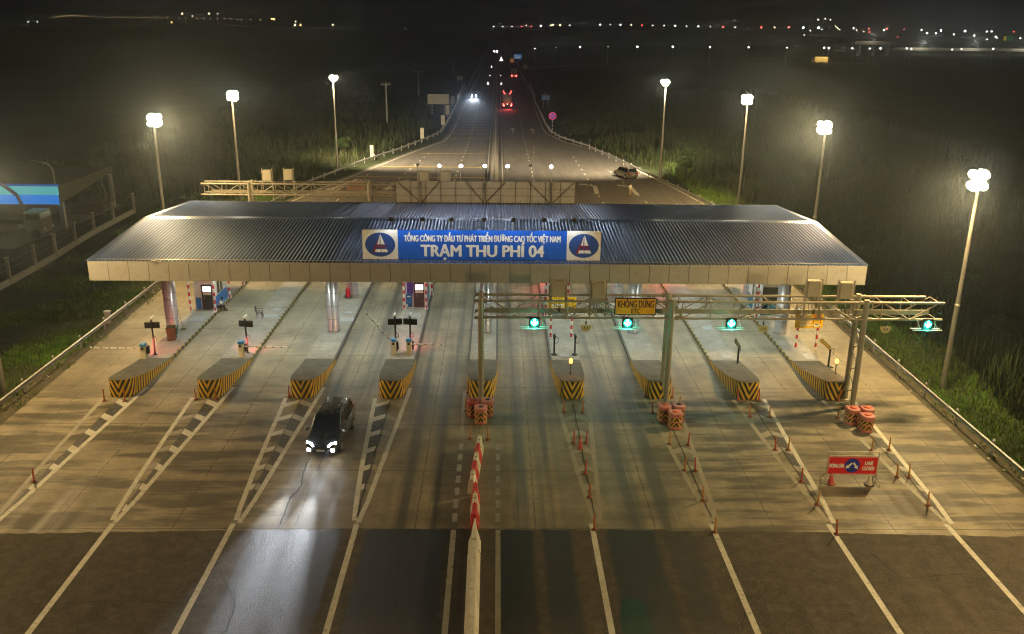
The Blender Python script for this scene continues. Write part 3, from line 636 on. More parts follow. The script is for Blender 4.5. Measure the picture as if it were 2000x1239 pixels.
# ------------------------------------------------------------------ back of the board on the rear eave
M_SHEET = mat('plain back sheet', (0.52, 0.51, 0.45), 0.6, metal=0.0, vary=0.1, scale=0.7, dirt=(0.40, 0.38, 0.32))
RYb = 75.7
rb = thing('rear_name_board', 'back of a long sign board braced with angle steel above the rear eave', 'sign', (-1.0, RYb, 7.25)); sh = LB(rb)
RX0, RX1, RZ0, RZ1 = -8.75, 6.72, 7.3, 9.15
b = MB(); b.box(((RX0+RX1)/2, RYb+.05, (RZ0+RZ1)/2), (RX1-RX0, 0.05, RZ1-RZ0)); b.build('panel', M_SHEET, rb, sh)
fr = MB()
for k in range(13):
    x = RX0+0.02+k*(RX1-RX0-0.04)/12; fr.box((x, RYb-0.005, (RZ0+RZ1)/2), (0.04, 0.05, RZ1-RZ0))
for z in (RZ0, RZ0+0.62, RZ0+1.24, RZ1): fr.box(((RX0+RX1)/2, RYb+.001, z), (RX1-RX0, 0.04, 0.035))
for x0, x1, s_ in ((-8.6, -6.6, 1), (-4.95, -6.5, 1), (-2.7, -1.15, 1), (0.7, -1.0, 1), (2.7, 4.55, 1), (6.6, 4.75, 1)): fr.tube((x0, RYb-.05, RZ1-.02), (x1, RYb-.05, RZ0), 0.04, n=6)
for x in (-6.6, -1.08, 4.65): fr.box((x, RYb-0.1, (RZ0+RZ1)/2-.12), (0.1, 0.12, RZ1-RZ0+.2)); fr.tube((x, RYb-.15, RZ1-.3), (x, RYb-1.3, 7.4), 0.035, n=6)
fr.build('frame', M_STEELB, rb, sh)
for k, x in enumerate((-6.85, -5.02, -3.15, -1.1, 0.86, 2.8, 4.6)):
    a = MB(); a.tube((x, RYb+.02, RZ1), (x, RYb+.02, RZ1+0.95), 0.022); a.tube((x, RYb+.02, RZ1+0.95), (x, RYb+0.6, RZ1+1.3), 0.02); ao = a.build('lamp_arm', M_GALV, rb, sh)
    h = MB(); h.bbox((x, RYb+0.66, RZ1+1.32), (0.26, 0.2, 0.1), 0.025, rot=(-0.7, 0, 0)); ho_ = h.build('lamp_head', M_GALV, ao, sh)
    if k not in (0, 5):
        l_ = MB(); l_.lathe([(0.16, 0), (0.11, 0.08), (0, 0.11)], n=12); l_.v = [tuple(Matrix.Rotation(R(115), 3, 'X') @ Vector(p)+Vector((x, RYb+0.6, RZ1+1.22))) for p in l_.v]; l_.build('lens', emit('rear sign lamp', (0.95, 0.98, 1.0), 40), ho_, sh)
        lamp('SPOT', 'sign_lamp', ao, Vector((x, RYb+0.5, RZ1+1.15))-sh, 110, (0.85, 0.93, 1.0), 0.1, (0, -1.0, -0.85), 140, 0.8)
an = thing('antenna_pole', 'thin aerial pole standing on the roof ridge right of the centre', 'pole', (3.05, 75.3, 7.3))
b = MB(); b.tube((0, 0, 0), (0, 0, 4.4), 0.028, 0.02); b.build('pole', M_GALV, an); b = MB(); b.tube((0, 0, 4.4), (0, 0, 5.0), 0.012, 0.008); b.lathe([(0.04, 4.38), (0.04, 4.44)], n=8); b.build('tip', M_WHITE, an)

# ------------------------------------------------------------------ lattice gantries
M_GANT = mat('beige gantry steel', (0.38, 0.35, 0.275), 0.5, metal=0.35, vary=0.12, scale=1.5, dirt=(0.30, 0.27, 0.2))
M_BOX = mat('beige enclosure', (0.44, 0.41, 0.31), 0.5, metal=0.1, vary=0.06, scale=2)
def gantry(name, label, x0, x1, Y, dY, zt, zb, supports, panels, boxes, beam=True, rear_short=0.3):
    t = thing(name, label, 'gantry', ((x0+x1)/2, Y, 0)); sh = LB(t); yr = Y+dY
    c = MB()
    for y, a, b_ in ((Y, x0, x1), (yr, x0, x1-rear_short)):
        for z in (zt, zb): c.tube((a, y, z), (b_, y, z), 0.075 if z == zt else 0.07, n=10)
    c.build('chord', M_GANT, t, sh)
    br = MB(); L = (x1-x0)/panels
    for y in (Y, yr):
        for k in range(panels):
            xa = x0+0.3+k*(x1-x0-0.6)/panels; xb = xa+(x1-x0-0.6)/panels
            br.tube((xa, y, zb), (xa, y, zt), 0.03, n=6, cap=False)
            p, q = ((xa, y, zt), (xb, y, zb)) if k % 2 == 0 else ((xa, y, zb), (xb, y, zt))
            br.tube(p, q, 0.032, n=6, cap=False)
    for k in range(panels+1):
        xa = x0+0.3+k*(x1-x0-0.6)/panels
        for z in (zt, zb): br.tube((xa, Y, z), (xa, yr, z), 0.028, n=6, cap=False)
        if k < panels: br.tube((xa, Y if k % 2 else yr, zb), (xa+(x1-x0-.6)/panels, yr if k % 2 else Y, zb), 0.025, n=6, cap=False)
    br.build('lattice', M_GANT, t, sh)
    if beam:
        bm = MB(); bm.box(((x0+x1)/2+0.1, yr-0.22, zb+0.12), (x1-x0-0.9, 0.12, 0.28)); bm.build('cable_tray', M_GANT, t, sh)
    for sx in supports:
        po = MB(); FL = []
        for y in (Y, yr):
            po.tube((sx, y, 0.03), (sx, y, zt+0.16), 0.165, 0.165, 16); po.lathe([(0.3, 0.0), (0.3, 0.04)], (sx, y, 0.01), 12)
            for z in (zt, zb):
                f0 = MB(); FL.append(f0)
                for d_ in (-0.34, 0.34): f0.tube((sx+d_-0.03, y, z), (sx+d_+0.03, y, z), 0.13, n=12)
                f0.tube((sx-0.32, y, z), (sx+0.32, y, z), 0.10, n=12)
        z = 0.5; k = 0
        while z < zb-0.7:
            po.tube((sx, Y if k % 2 else yr, z), (sx, yr if k % 2 else Y, z+0.72), 0.032, n=6); z += 0.72; k += 1
        pp = po.build('post', M_GANT, t, sh)
        for f0 in FL: f0.build('flange', M_GANT, pp, sh)
    for bx, bz in boxes:
        bo = MB(); bo.bbox((bx, Y+0.6, bz), (0.78, 0.42, 0.98), 0.03); o = bo.build('equipment_box', M_BOX, t, sh)
        d_ = MB(); d_.box((bx-0.04, Y+0.386, bz), (0.60, 0.012, 0.86)); d_.build('box_door', mat('enclosure door', (0.47, 0.44, 0.34), 0.45, vary=0.05), o, sh)
        rl = MB()
        for s_ in (-1, 1): rl.box((bx+s_*0.46, Y+0.5, (bz+zb)/2+.18), (0.09, 0.09, bz-zb+0.9))
        for s_ in (-1, 1): rl.box((bx+s_*0.46, Y+0.42, zt), (0.2, 0.1, 0.14)); rl.box((bx+s_*0.46, Y+0.42, zb+.12), (0.24, 0.1, 0.12))
        rl.build('mounting_rail', M_GANT, o, sh)
        cb = MB()
        for s_ in range(5):
            xx = bx-0.2+s_*0.1; cb.path([(xx, Y+.5, bz-.49), (xx+random.uniform(-.05, .05), Y+.4, bz-.85), (xx+random.uniform(-.15, .15), Y+.3, zb+.2)], 0.013, 5)
        cb.build('cable', M_DARK, o, sh)
    return t
FZT, FZB, GY = 6.68, 5.66, 49.25
fg = gantry('toll_gantry', 'beige lattice gantry across the right lanes in front of the canopy', -1.2, 26.3, GY, 1.25, FZT, FZB, (-0.94, 10.27, 21.7), 16, ((3.6, 7.3), (5.95, 7.2), (18.65, 7.38), (20.57, 7.28)), rear_short=0.55)
gantry('toll_gantry', 'beige lattice gantry behind the roof over the left lanes', -27.6, -0.5, 82.4, 1.25, 7.62, 6.6, (-23.15, -12.0, -0.9), 16, ((-21.5, 8.35), (-19.5, 8.42), (-6.9, 8.3), (-4.9, 8.35)), rear_short=0.2)
# boards seen behind the rear gantry
M_PINK = mat('salmon back board', (0.55, 0.30, 0.18), 0.6, vary=0.1)
for k, (x, wd, zc, hh, mm, lb) in enumerate(((-13.45, 1.75, 7.28, 0.85, M_PINK, 'salmon coloured back of a board hung behind the rear gantry'), )):
    t = thing('hanging_board', lb, 'sign', (x, 83.86, zc)); b = MB(); b.box((0, 0, 0), (wd, 0.05, hh)); b.build('panel', mm, t); b = MB(); b.box((0, -0.04, hh/2-.05), (wd+.1, 0.04, 0.05)); b.build('rail', M_GANT, t)
# ------------------------------------------------------------------ lane signals, ETC sign and height plates on the front gantry
M_GREEN = emit('green signal arrow', (0.12, 1.0, 0.72), 60)
M_GLOW = emit('green signal lens', (0.012, 0.85, 0.55), 3.5)
def signal():
    t = thing('lane_signal', '', 'signal')
    b = MB(); b.bbox((0, 0, 0), (0.62, 0.16, 0.62), 0.03); ho_ = b.build('housing', M_BLACK, t)
    d = MB(); d.M = Matrix.Translation((0, -0.085, 0)); k = 28; d.add([(0.23*math.cos(2*math.pi*i/k), 0, 0.23*math.sin(2*math.pi*i/k)) for i in range(k)], [tuple(range(k))]); d.build('lens', M_GLOW, ho_)
    a = MB(); a.M = Matrix.Translation((0, -0.095, 0)) @ Matrix.Scale(0.85, 4); a.add([(x, 0, z) for x, z in ((0, -0.24), (0.21, -0.03), (0.21, 0.06), (0.07, -0.03), (0.07, 0.24), (-0.07, 0.24), (-0.07, -0.03), (-0.21, 0.06), (-0.21, -0.03))], [(0, 1, 2, 3, 6, 7, 8), (3, 4, 5, 6)])
    a.build('arrow', M_GREEN, ho_)
    br = MB()
    for y in (-0.1, 0.22): br.box((0, y, -0.36), (1.75, 0.07, 0.045))
    for x in (-0.5, 0.5): br.tube((x, 0.05, -0.34), (x, 0.14, 0.2), 0.02, n=6); br.tube((x+.15, 0.0, -0.34), (x-.1, 0.14, 0.2), 0.018, n=6)
    br.build('bracket', M_WHITE, t)
    lamp('SPOT', 'signal_lamp', t, (0, -0.16, 0), 14, (0.03, 1.0, 0.66), 0.2, (0, -1, -0.55), 150, 0.8)
    lamp('POINT', 'signal_glow', t, (0, -0.22, -0.45), 60, (0.03, 1.0, 0.66), 0.2)
    return t
put(signal, [((x, GY-0.16, 5.44), 0, lb) for x, lb in ((2.2, 'lane signal with lit green arrow left of the ETC sign, nearest the gantry end post'), (7.66, 'lane signal with lit green arrow right under the yellow ETC sign'), (13.77, 'lane signal with lit green arrow midway between the two lattice posts'), (25.4, 'lane signal with lit green arrow at the free right end of the gantry'))], 'green arrow lane signals')
es = thing('etc_sign', 'yellow rectangular sign reading KHÔNG DỪNG ETC on the gantry', 'sign', (8.08, GY-0.16, 6.42))
M_YSIGN = mat('sign yellow', (0.85, 0.42, 0.008), 0.4, vary=0.08, scale=2)
b = MB(); b.bbox((0, 0.03, 0), (2.44, 0.05, 1.06), 0.02); b.build('backing', M_BLACK, es); b = MB(); b.box((0, -0.004, 0), (2.32, 0.012, 0.94)); b.build('panel', M_YSIGN, es)
b = MB()
for s_ in (-1, 1): b.box((0, -0.012, s_*0.455), (2.30, 0.006, 0.02)); b.box((s_*1.14, -0.0125, 0), (0.02, 0.006, 0.90))
b.build('border', mat('pale sign border', (0.75, 0.5, 0.15), 0.5), es)
text('KHÔNG DỪNG', 0.60, (0.02, -0.013, 0.13), es, M_BLACK, width=2.08, bold=0.011); text('ETC', 0.42, (0.02, -0.013, -0.285), es, M_BLACK, width=0.50, bold=0.014)
def plate():
    t = thing('height_plate', '', 'sign'); b = MB(); k = 14
    pts = [(0.32*math.cos(math.pi+math.pi*i/k), 0.36*math.sin(math.pi+math.pi*i/k)) for i in range(k+1)]+[(0.32, 0.04), (-0.32, 0.04)]
    b.add([(x, 0, z) for x, z in pts]+[(x, 0.02, z) for x, z in pts], [tuple(range(len(pts))), tuple(range(2*len(pts)-1, len(pts)-1, -1))]+[(i, len(pts)+i, len(pts)+(i+1) % len(pts), (i+1) % len(pts)) for i in range(len(pts))]); b.build('plate', mat('cream plate', (0.62, 0.52, 0.26), 0.55, vary=0.1), t)
    h = MB(); h.tube((0, 0.05, 0.02), (0, 0.05, 0.42), 0.02, n=6); h.box((0, 0.05, 0.2), (0.09, 0.07, 0.12)); h.build('hanger', M_DARK, t)
    m_ = MB(); m_.M = Matrix.Translation((0, -0.006, 0)); 
    for x in (-0.09, 0.09): m_.line([(x-.05, 0), (x, 0)], 0.03, 0) if False else m_.add([(x-.06, 0, -0.2), (x-.03, 0, -0.2), (x+.04, 0, -0.02), (x+.01, 0, -0.02)], [(0, 1, 2, 3)]); m_.add([(x+.04, 0, -0.2), (x+.07, 0, -0.2), (x+.03, 0, -0.1), (x, 0, -0.1)], [(0, 1, 2, 3)])
    m_.build('plate_mark', M_DARK, t); return t
put(plate, [((x, GY+0.02, 5.15), 0, lb) for x, lb in ((5.25, 'half round cream plate hanging under the gantry left of the ETC sign'), (15.75, 'half round cream plate hanging under the gantry in front of the blue booth'), (23.05, 'half round cream plate hanging under the gantry outside the right lattice post'))], 'half round plates under the gantry')

# ------------------------------------------------------------------ exit barriers and price displays
M_CAB = mat('cream barrier cabinet', (0.62, 0.57, 0.40), 0.5, vary=0.06, scale=3)
M_CABTOP = mat('blue barrier hood', (0.03, 0.20, 0.50), 0.4, vary=0.1)
M_ARMS = stripes('red and white boom', (0.72, 0.71, 0.66), (0.03, 0.03, 0.03), 0.55, 0, axis=0, wear=(0.4, 0.38, 0.33), duty=0.14)
M_REDLED = emit('red signal led', (1.0, 0.06, 0.05), 45)
def barrier(loc, label, sgn, ang=0.0, length=3.2, red=True):
    t = thing('boom_barrier', label, 'barrier', loc, 0, 'exit boom barriers')
    b = MB(); b.bbox((0, 0, 0.47), (0.34, 0.36, 0.94), 0.02); b.build('cabinet', M_CAB, t)
    b = MB(); b.bbox((0, 0, 1.04), (0.38, 0.40, 0.2), 0.05); b.build('hood', M_CABTOP, t)
    a = MB(); a.box((sgn*(length/2+0.1), 0, 0), (length, 0.05, 0.075)); ao = a.build('boom_arm', M_ARMS, t); ao.location = (0, -0.23, 0.82); ao.rotation_euler = (0, -sgn*ang, 0)
    h = MB(); h.tube((0, -0.17, 0.82), (0, -0.26, 0.82), 0.09, n=12); h.build('pivot', M_DARK, t)
    k = MB(); k.bbox((0.27, 0.12, 0.62), (0.12, 0.3, 0.55), 0.02); so = k.build('signal_box', M_DARK, t)
    l_ = MB()
    for z in (0.46, 0.62, 0.78): l_.lathe([(0.04, 0.0), (0.0, 0.012)], (0.27, 0.27, z), 10, axis='y')
    l_.build('red_led', M_REDLED, so)
    if red: lamp('SPOT', 'red_lamp', t, (0.27, 0.36, 0.85), 260, (1.0, 0.07, 0.08), 0.12, (0, 1, -0.18), 120, 0.7)
    return t
def display(loc, label, rz):
    t = thing('price_display', label, 'display', loc, 0, 'exit lane displays')
    p = MB(); p.tube((0, 0, 0), (0, 0, 2.55), 0.06, n=10); p.lathe([(0.14, 0), (0.14, 0.03)], n=12); p.build('post', M_BLACK, t)
    d = MB(); d.bbox((0, 0.1, 2.1), (0.98, 0.16, 0.42), 0.03); do = d.build('display_box', M_BLACK, t); do.rotation_euler = (0, 0, rz)
    s_ = MB(); s_.box((0, 0.186, 2.1), (0.86, 0.01, 0.3)); so = s_.build('screen', emit('red digit screen', (1.0, 0.04, 0.02), 26), do)
    c = MB(); c.lathe([(0.09, 2.5), (0.1, 2.58), (0.06, 2.66), (0, 2.68)], n=12); c.box((0.05, 0.12, 2.66), (0.1, 0.24, 0.08), rot=(0.3, 0, -0.4)); c.build('camera', M_WHITE, t)
    w_ = MB(); w_.path([(0.06, 0, 1.35), (0.2, 0.02, 1.2), (0.2, 0.03, 0.98), (0.1, 0.0, 0.9)], 0.018, 6); w_.build('cable', M_DARK, t)
    return t
barrier((-23.82, 56.35, KH), 'cream boom barrier with blue hood on the leftmost island, arm reaching to the guardrail', -1, 0.02, 3.35)
barrier((-17.42, 56.9, KH), 'cream boom barrier with blue hood on the second island, arm lowered to the right', 1, -0.02, 3.3)
barrier((-7.12, 57.5, KH), 'left barrier of the pair on the fourth island, its arm swung half up', -1, 0.9, 2.9, False)
barrier((-6.06, 57.5, KH), 'right barrier of the pair on the fourth island, its arm lowered across the lane', 1, -0.02, 2.4)
display((-23.42, 57.2, KH), 'black display box on a post behind the leftmost barrier', 0.14)
display((-17.22, 57.6, KH), 'black display box on a post behind the second barrier from the left', -0.16)
display((-7.05, 58.2, KH), 'left black display box of the pair on the fourth island', 0.13)
display((-6.02, 58.2, KH), 'right black display box of the pair on the fourth island', -0.16)

# ------------------------------------------------------------------ toll booths with striped guard posts
M_BWALL = mat('booth cream wall', (0.74, 0.67, 0.58), 0.55, vary=0.05, scale=1.5)
M_BBLUE = mat('booth blue panel', (0.03, 0.17, 0.50), 0.5, vary=0.08)
M_BTEAL = mat('booth teal panel', (0.02, 0.16, 0.30), 0.5, vary=0.08)
M_DOOR = mat('dark booth door', (0.045, 0.042, 0.042), 0.4, vary=0.15)
M_DOORB = mat('brown booth door', (0.07, 0.045, 0.045), 0.4, vary=0.15)
M_PURPLE = mat('purple notice', (0.10, 0.05, 0.30), 0.5, vary=0.1)
M_RW = stripes('red and white guard post', (0.74, 0.74, 0.70), (0.55, 0.015, 0.03), 0.62, 0, axis=2, wear=(0.45, 0.42, 0.38))
M_GLASS = mat('booth glass', (0.02, 0.025, 0.028), 0.08, vary=0.1, spec=0.6)
M_LIT = emit('lit booth interior', (0.95, 0.97, 1.0), 1.6)
M_WPANEL = mat('white booth sheet', (0.76, 0.78, 0.78), 0.5, vary=0.05)
def booth(loc, label, style):
    t = thing('toll_booth', label, 'toll booth', loc, 0, 'toll booths on the islands')
    wx, wy, hh = 1.62, 3.4, 2.75
    w_ = MB(); w_.bbox((0, wy/2, hh/2), (wx, wy, hh), 0.12); wo = w_.build('wall', M_BWALL if style != 'r' else M_WPANEL, t)
    p = MB()
    p.box((-wx/2+0.01, wy/2, 0.5), (0.03, wy-.3, 1.0)); p.box((wx/2-0.01, wy/2, 0.5), (0.03, wy-.3, 1.0))
    p.box((-0.47, -0.006, 0.52), (0.42, 0.02, 0.96))
    if style in ('r', 'e'): p.box((0.1, -0.006, 0.52), (1.2, 0.02, 0.96))
    p.build('lower_panel', M_BBLUE if style == 'a' else M_BTEAL, t)
    if style in ('a', 'b'):
        d = MB(); d.box((0.25, -0.02, 1.06), (0.84, 0.04, 2.06)); d.build('door_frame', M_DARK, t)
        d = MB(); d.box((0.26, -0.045, 1.03), (0.76, 0.03, 1.96)); do = d.build('door', M_DOOR if style == 'a' else M_DOORB, t)
        g_ = MB(); g_.box((0.27, -0.064, 1.72), (0.64, 0.01, 0.42)); g_.build('door_window', M_LIT, do); g_ = MB(); g_.box((0.27, -0.066, 1.35), (0.62, 0.01, 0.22)); g_.build('door_notice', M_BWALL, do)
        g_ = MB(); g_.box((0.02, -0.075, 1.0), (0.05, 0.03, 0.14)); g_.build('handle', M_GALV, do)
    if style == 'b':
        d = MB(); d.box((-0.48, -0.02, 1.55), (0.52, 0.02, 1.15)); d.build('notice_board', M_PURPLE, t)
    if style == 'a':
        d = MB(); d.path([(-0.5, -0.03, 2.72), (-0.42, -0.05, 2.45), (-0.25, -0.04, 2.5), (-0.2, -0.03, 2.7)], 0.02, 6); d.build('hose', M_DARK, t)
    if style in ('r', 'e'):
        d = MB(); d.box((0.0, -0.012, 1.75), (1.3, 0.02, 1.2)); d.build('front_window', M_GLASS, t)
    for sx in (-1, 1):
        d = MB(); d.box((sx*(wx/2+0.02), wy/2-0.3, 1.62), (0.02, 1.5, 1.05)); so = d.build('side_window', M_GLASS, t); d = MB()
        for z in (1.08, 2.16): d.box((sx*(wx/2+0.035), wy/2-0.3, z), (0.02, 1.6, 0.06))
        for y in (-1.07, -0.3, 0.47): d.box((sx*(wx/2+0.036), wy/2+y, 1.62), (0.02, 0.06, 1.02))
        d.build('window_frame', M_WHITE, so)
    r_ = MB(); r_.bbox((0, wy/2, hh+0.06), (wx+0.2, wy+0.2, 0.14), 0.03); r_.build('roof', M_WPANEL, t)
    return t
def guard_post():
    t = thing('guard_post', '', 'guard post'); p = MB(); p.tube((0, 0, 0), (0, 0, 3.3), 0.085, n=12); p.build('post', M_RW, t)
    b = MB(); b.lathe([(0.17, 0), (0.17, 0.02)], n=10)
    for k in range(4): b.box((0.10*math.cos(k*1.571+.78), 0.10*math.sin(k*1.571+.78), 0.12), (0.12, 0.015, 0.22), rot=(0, 0, k*1.571+.78))
    b.build('base_plate', M_WHITE, t); return t
booth((-23.12, 67.2, KH), 'cream toll booth with dark door and blue base on the leftmost island', 'a')
booth((-6.5, 68.1, KH), 'cream toll booth with brown door and purple notice on the fourth island', 'b')
booth((4.72, 66.6, KH), 'toll booth with teal base behind the yellow board on the sixth island', 'e')
booth((21.55, 66.4, KH), 'white toll booth with teal base beside the rightmost column', 'r')
gp = []
for cx_, y0, nm, xs_ in ((-23.2, 66.85, 'the leftmost booth', (-0.95, 0.98)), (-6.52, 67.75, 'the fourth island booth', (-0.92, 0.86)), (4.7, 66.2, 'the sixth island booth', (-0.86, 0.86)), (21.4, 65.9, 'the rightmost booth', (-1.0,))):
    for x in xs_: gp.append(((cx_+x, y0, KH), 0, f'red and white striped guard post at the front {"left" if x < 0 else "right"} corner of {nm}'))
gp += [((-22.1, 70.4, KH), 0, 'red and white striped guard post behind the person sitting by the leftmost booth'), ((-22.05, 74.2, KH), 0, 'red and white guard post farthest back on the leftmost island'), ((-5.5, 71.6, KH), 0, 'red and white guard post behind the fourth island booth'), ((22.55, 68.5, KH), 0, 'red and white guard post at the right rear of the rightmost booth')]
put(guard_post, gp, 'red and white guard posts by the booths')
ac = thing('air_conditioner', 'white outdoor air conditioner unit on the rightmost booth roof', 'air conditioner', (21.75, 67.4, KH+2.9)); b = MB(); b.bbox((0, 0, 0.35), (0.85, 0.4, 0.66), 0.03); b.build('casing', M_WPANEL, ac); b = MB(); b.box((0, -0.205, 0.35), (0.6, 0.012, 0.5)); b.build('grille', M_DARK, ac)
# vertical boom arm with red stripes raised by the right booth
t = thing('raised_boom', 'raised red and white boom arm over the rightmost booth', 'barrier', (20.35, 66.6, KH)); b = MB(); b.tube((0, 0, 0), (0, 0, 2.4), 0.09); b.build('post', M_WHITE, t); b = MB(); b.box((0, 0, 1.3), (0.09, 0.05, 2.6)); ao = b.build('boom_arm', M_RW, t); ao.location = (0.0, -0.1, 1.6); ao.rotation_euler = (0, 0.75, 0)
# yellow information boards on striped posts
def info_board(loc, label, x0, x1, zc, hh, car=True):
    t = thing('information_board', label, 'sign', loc)
    for x in (x0, x1): p = MB(); p.tube((x, 0, 0), (x, 0, 3.0), 0.08, n=12); p.build('post', M_RW, t)
    w_ = x1-x0+0.55; xc = (x0+x1)/2
    b = MB(); b.box((xc, -0.11, zc), (w_, 0.03, hh)); po = b.build('panel', mat('info board yellow', (0.78, 0.47, 0.008), 0.4, vary=0.06), t)
    d = MB()
    for k, (a, ln) in enumerate(((0.34, 0.9), (0.2, 0.9))): d.box((xc-0.3, -0.128, zc+a*hh), (ln*w_*0.5, 0.006, 0.05))
    d.build('heading', mat('pale yellow print', (0.72, 0.62, 0.2), 0.5), po)
    d = MB()
    for a in (-0.06, -0.28): d.box((xc-0.28, -0.128, zc+a*hh), (w_*0.42, 0.006, 0.15))
    d.build('text_field', M_BWALL, po)
    d = MB(); d.box((xc+w_*0.27, -0.128, zc+0.1*hh), (w_*0.28, 0.006, hh*0.62)); d.build('picture_frame', mat('orange print', (0.42, 0.13, 0.01), 0.5), po)
    d = MB(); d.box((xc+w_*0.27, -0.134, zc-0.04*hh), (w_*0.22, 0.006, hh*0.34)); d.build('picture', mat('picture yellow', (0.7, 0.42, 0.02), 0.5), po)
    d = MB(); d.add([(xc+w_*0.27+x, -0.142, zc-0.40*hh+z) for x, z in ((-0.3, 0), (0.3, 0), (0.3, 0.1), (0.2, 0.14), (0.12, 0.24), (-0.12, 0.24), (-0.2, 0.14), (-0.3, 0.1))], [tuple(range(8))]); co = d.build('printed_car', M_WHITE, po)
    d = MB(); d.box((xc+w_*0.27, -0.146, zc-0.40*hh+0.19), (0.22, 0.004, 0.07)); d.build('printed_glass', M_DARK, co)
    d = MB()
    for s_ in (-1, 1): d.box((xc+w_*0.27+s_*.22, -0.146, zc-0.40*hh+0.02), (0.1, 0.004, 0.05))
    d.build('printed_wheel', M_DARK, co)
    return t
info_board((22.15, 59.3, KH), 'yellow information board with a printed white car in front of the rightmost column', -0.72, 0.72, 2.02, 1.12)
info_board((4.7, 61.2, KH), 'yellow information board with a printed white car on the sixth island behind the gantry', -0.76, 0.76, 2.55, 1.05)

def added_signal(loc, label):  # unseen posts, put in for the pink light behind the gantry
    t = thing('added_signal_post', label, 'signal', loc); b = MB(); b.tube((0, 0, 0), (0, 0, 1.5), 0.05); b.build('post', M_BLACK, t); b = MB(); b.bbox((0, 0, 1.7), (0.3, 0.16, 0.44), 0.03); ho_ = b.build('housing', M_BLACK, t)
    b = MB(); b.lathe([(0.0, -0.095), (0.1, -0.085)], (0, 0, 1.76), 12, axis='y'); b.build('lens', M_REDLED, ho_); lamp('SPOT', 'red_lamp', t, (0, -0.2, 1.7), 240, (1.0, 0.07, 0.08), 0.12, (0, -1, -0.35), 140, 0.7)
added_signal((3.95, 76.0, KH), 'unseen red signal post added at the far left corner of the sixth island'); added_signal((15.0, 77.0, KH), 'unseen red signal post added at the far left corner of the eighth island')
# ------------------------------------------------------------------ lane readers, hazard lamps
M_BEACON = emit('amber beacon', (1.0, 0.22, 0.02), 14)
def reader(loc, label, cat='reader'):
    t = thing('card_reader_post', label, cat, loc); p = MB(); p.tube((0, 0, 0), (0, 0, 1.25), 0.06, n=10); p.lathe([(0.22, 0), (0.2, 0.06), (0.08, 0.12)], n=12); p.build('post', M_BLACK, t)
    h = MB(); h.bbox((0, 0.02, 1.36), (0.16, 0.3, 0.26), 0.03, rot=(0.3, 0, 0)); h.build('head', M_BLACK, t)
    w_ = MB(); w_.path([(0.07, 0, 1.35), (0.26, 0, 1.25), (0.28, 0, 0.95), (0.1, 0, 0.8)], 0.018, 6); w_.path([(-0.07, 0, 1.4), (-0.2, 0, 1.5)], 0.02, 6); w_.build('cable', M_DARK, t); return t
reader((3.98, 57.5, KH), 'left black reader post of the pair on the sixth island'); reader((5.42, 57.5, KH), 'right black reader post of the pair on the sixth island')
M_RBOARD = stripes('striped boom stub', (0.50, 0.38, 0.05), (0.03, 0.03, 0.025), 0.16, 0, axis=0)
def stub(loc, label, rz, mm):
    t = thing('boom_stub', label, 'barrier', loc, rz); p = MB(); p.tube((0, 0, 0), (0, 0, 1.3), 0.065, n=10); p.box((0, 0, 0.02), (0.5, 0.5, 0.05)); p.build('post', M_BLACK, t)
    a = MB(); a.box((-0.55, 0, 0), (1.0, 0.05, 0.26)); ao = a.build('boom_arm', mm, t); ao.location = (0, 0, 1.3); ao.rotation_euler = (0, 0.72, 0)
    w_ = MB(); w_.path([(0.05, 0, 1.32), (0.26, 0, 1.3), (0.3, 0, 0.9), (0.1, 0, 0.75)], 0.018, 6); w_.build('cable', M_DARK, t); return t
stub((16.3, 55.7, KH+.04), 'folded boom stub on a black post on the eighth island', 0.9, M_GRIME); stub((22.35, 55.3, KH+.04), 'yellow and black striped boom stub on the rightmost island', 0.15, M_RBOARD)
def beacon(loc, label):
    t = thing('hazard_beacon', label, 'hazard light', loc); p = MB(); p.tube((0, 0, 0), (0, 0, 0.78), 0.03, n=8); p.lathe([(0.1, 0), (0.1, 0.02)], n=10); p.build('post', M_BLACK, t)
    h = MB(); h.lathe([(0.09, 0.74), (0.1, 0.78), (0.1, 0.94), (0.06, 1.0), (0, 1.01)], n=14); h.build('lens', M_BEACON, t); lamp('POINT', 'beacon_lamp', t, (0, -0.2, 0.86), 14, (1.0, 0.33, 0.08), 0.1); return t
beacon((4.66, 51.9, 1.05), 'lit amber hazard beacon on the nose of the sixth island'); beacon((21.65, 52.3, 0.98), 'lit amber hazard beacon on the nose of the rightmost island')

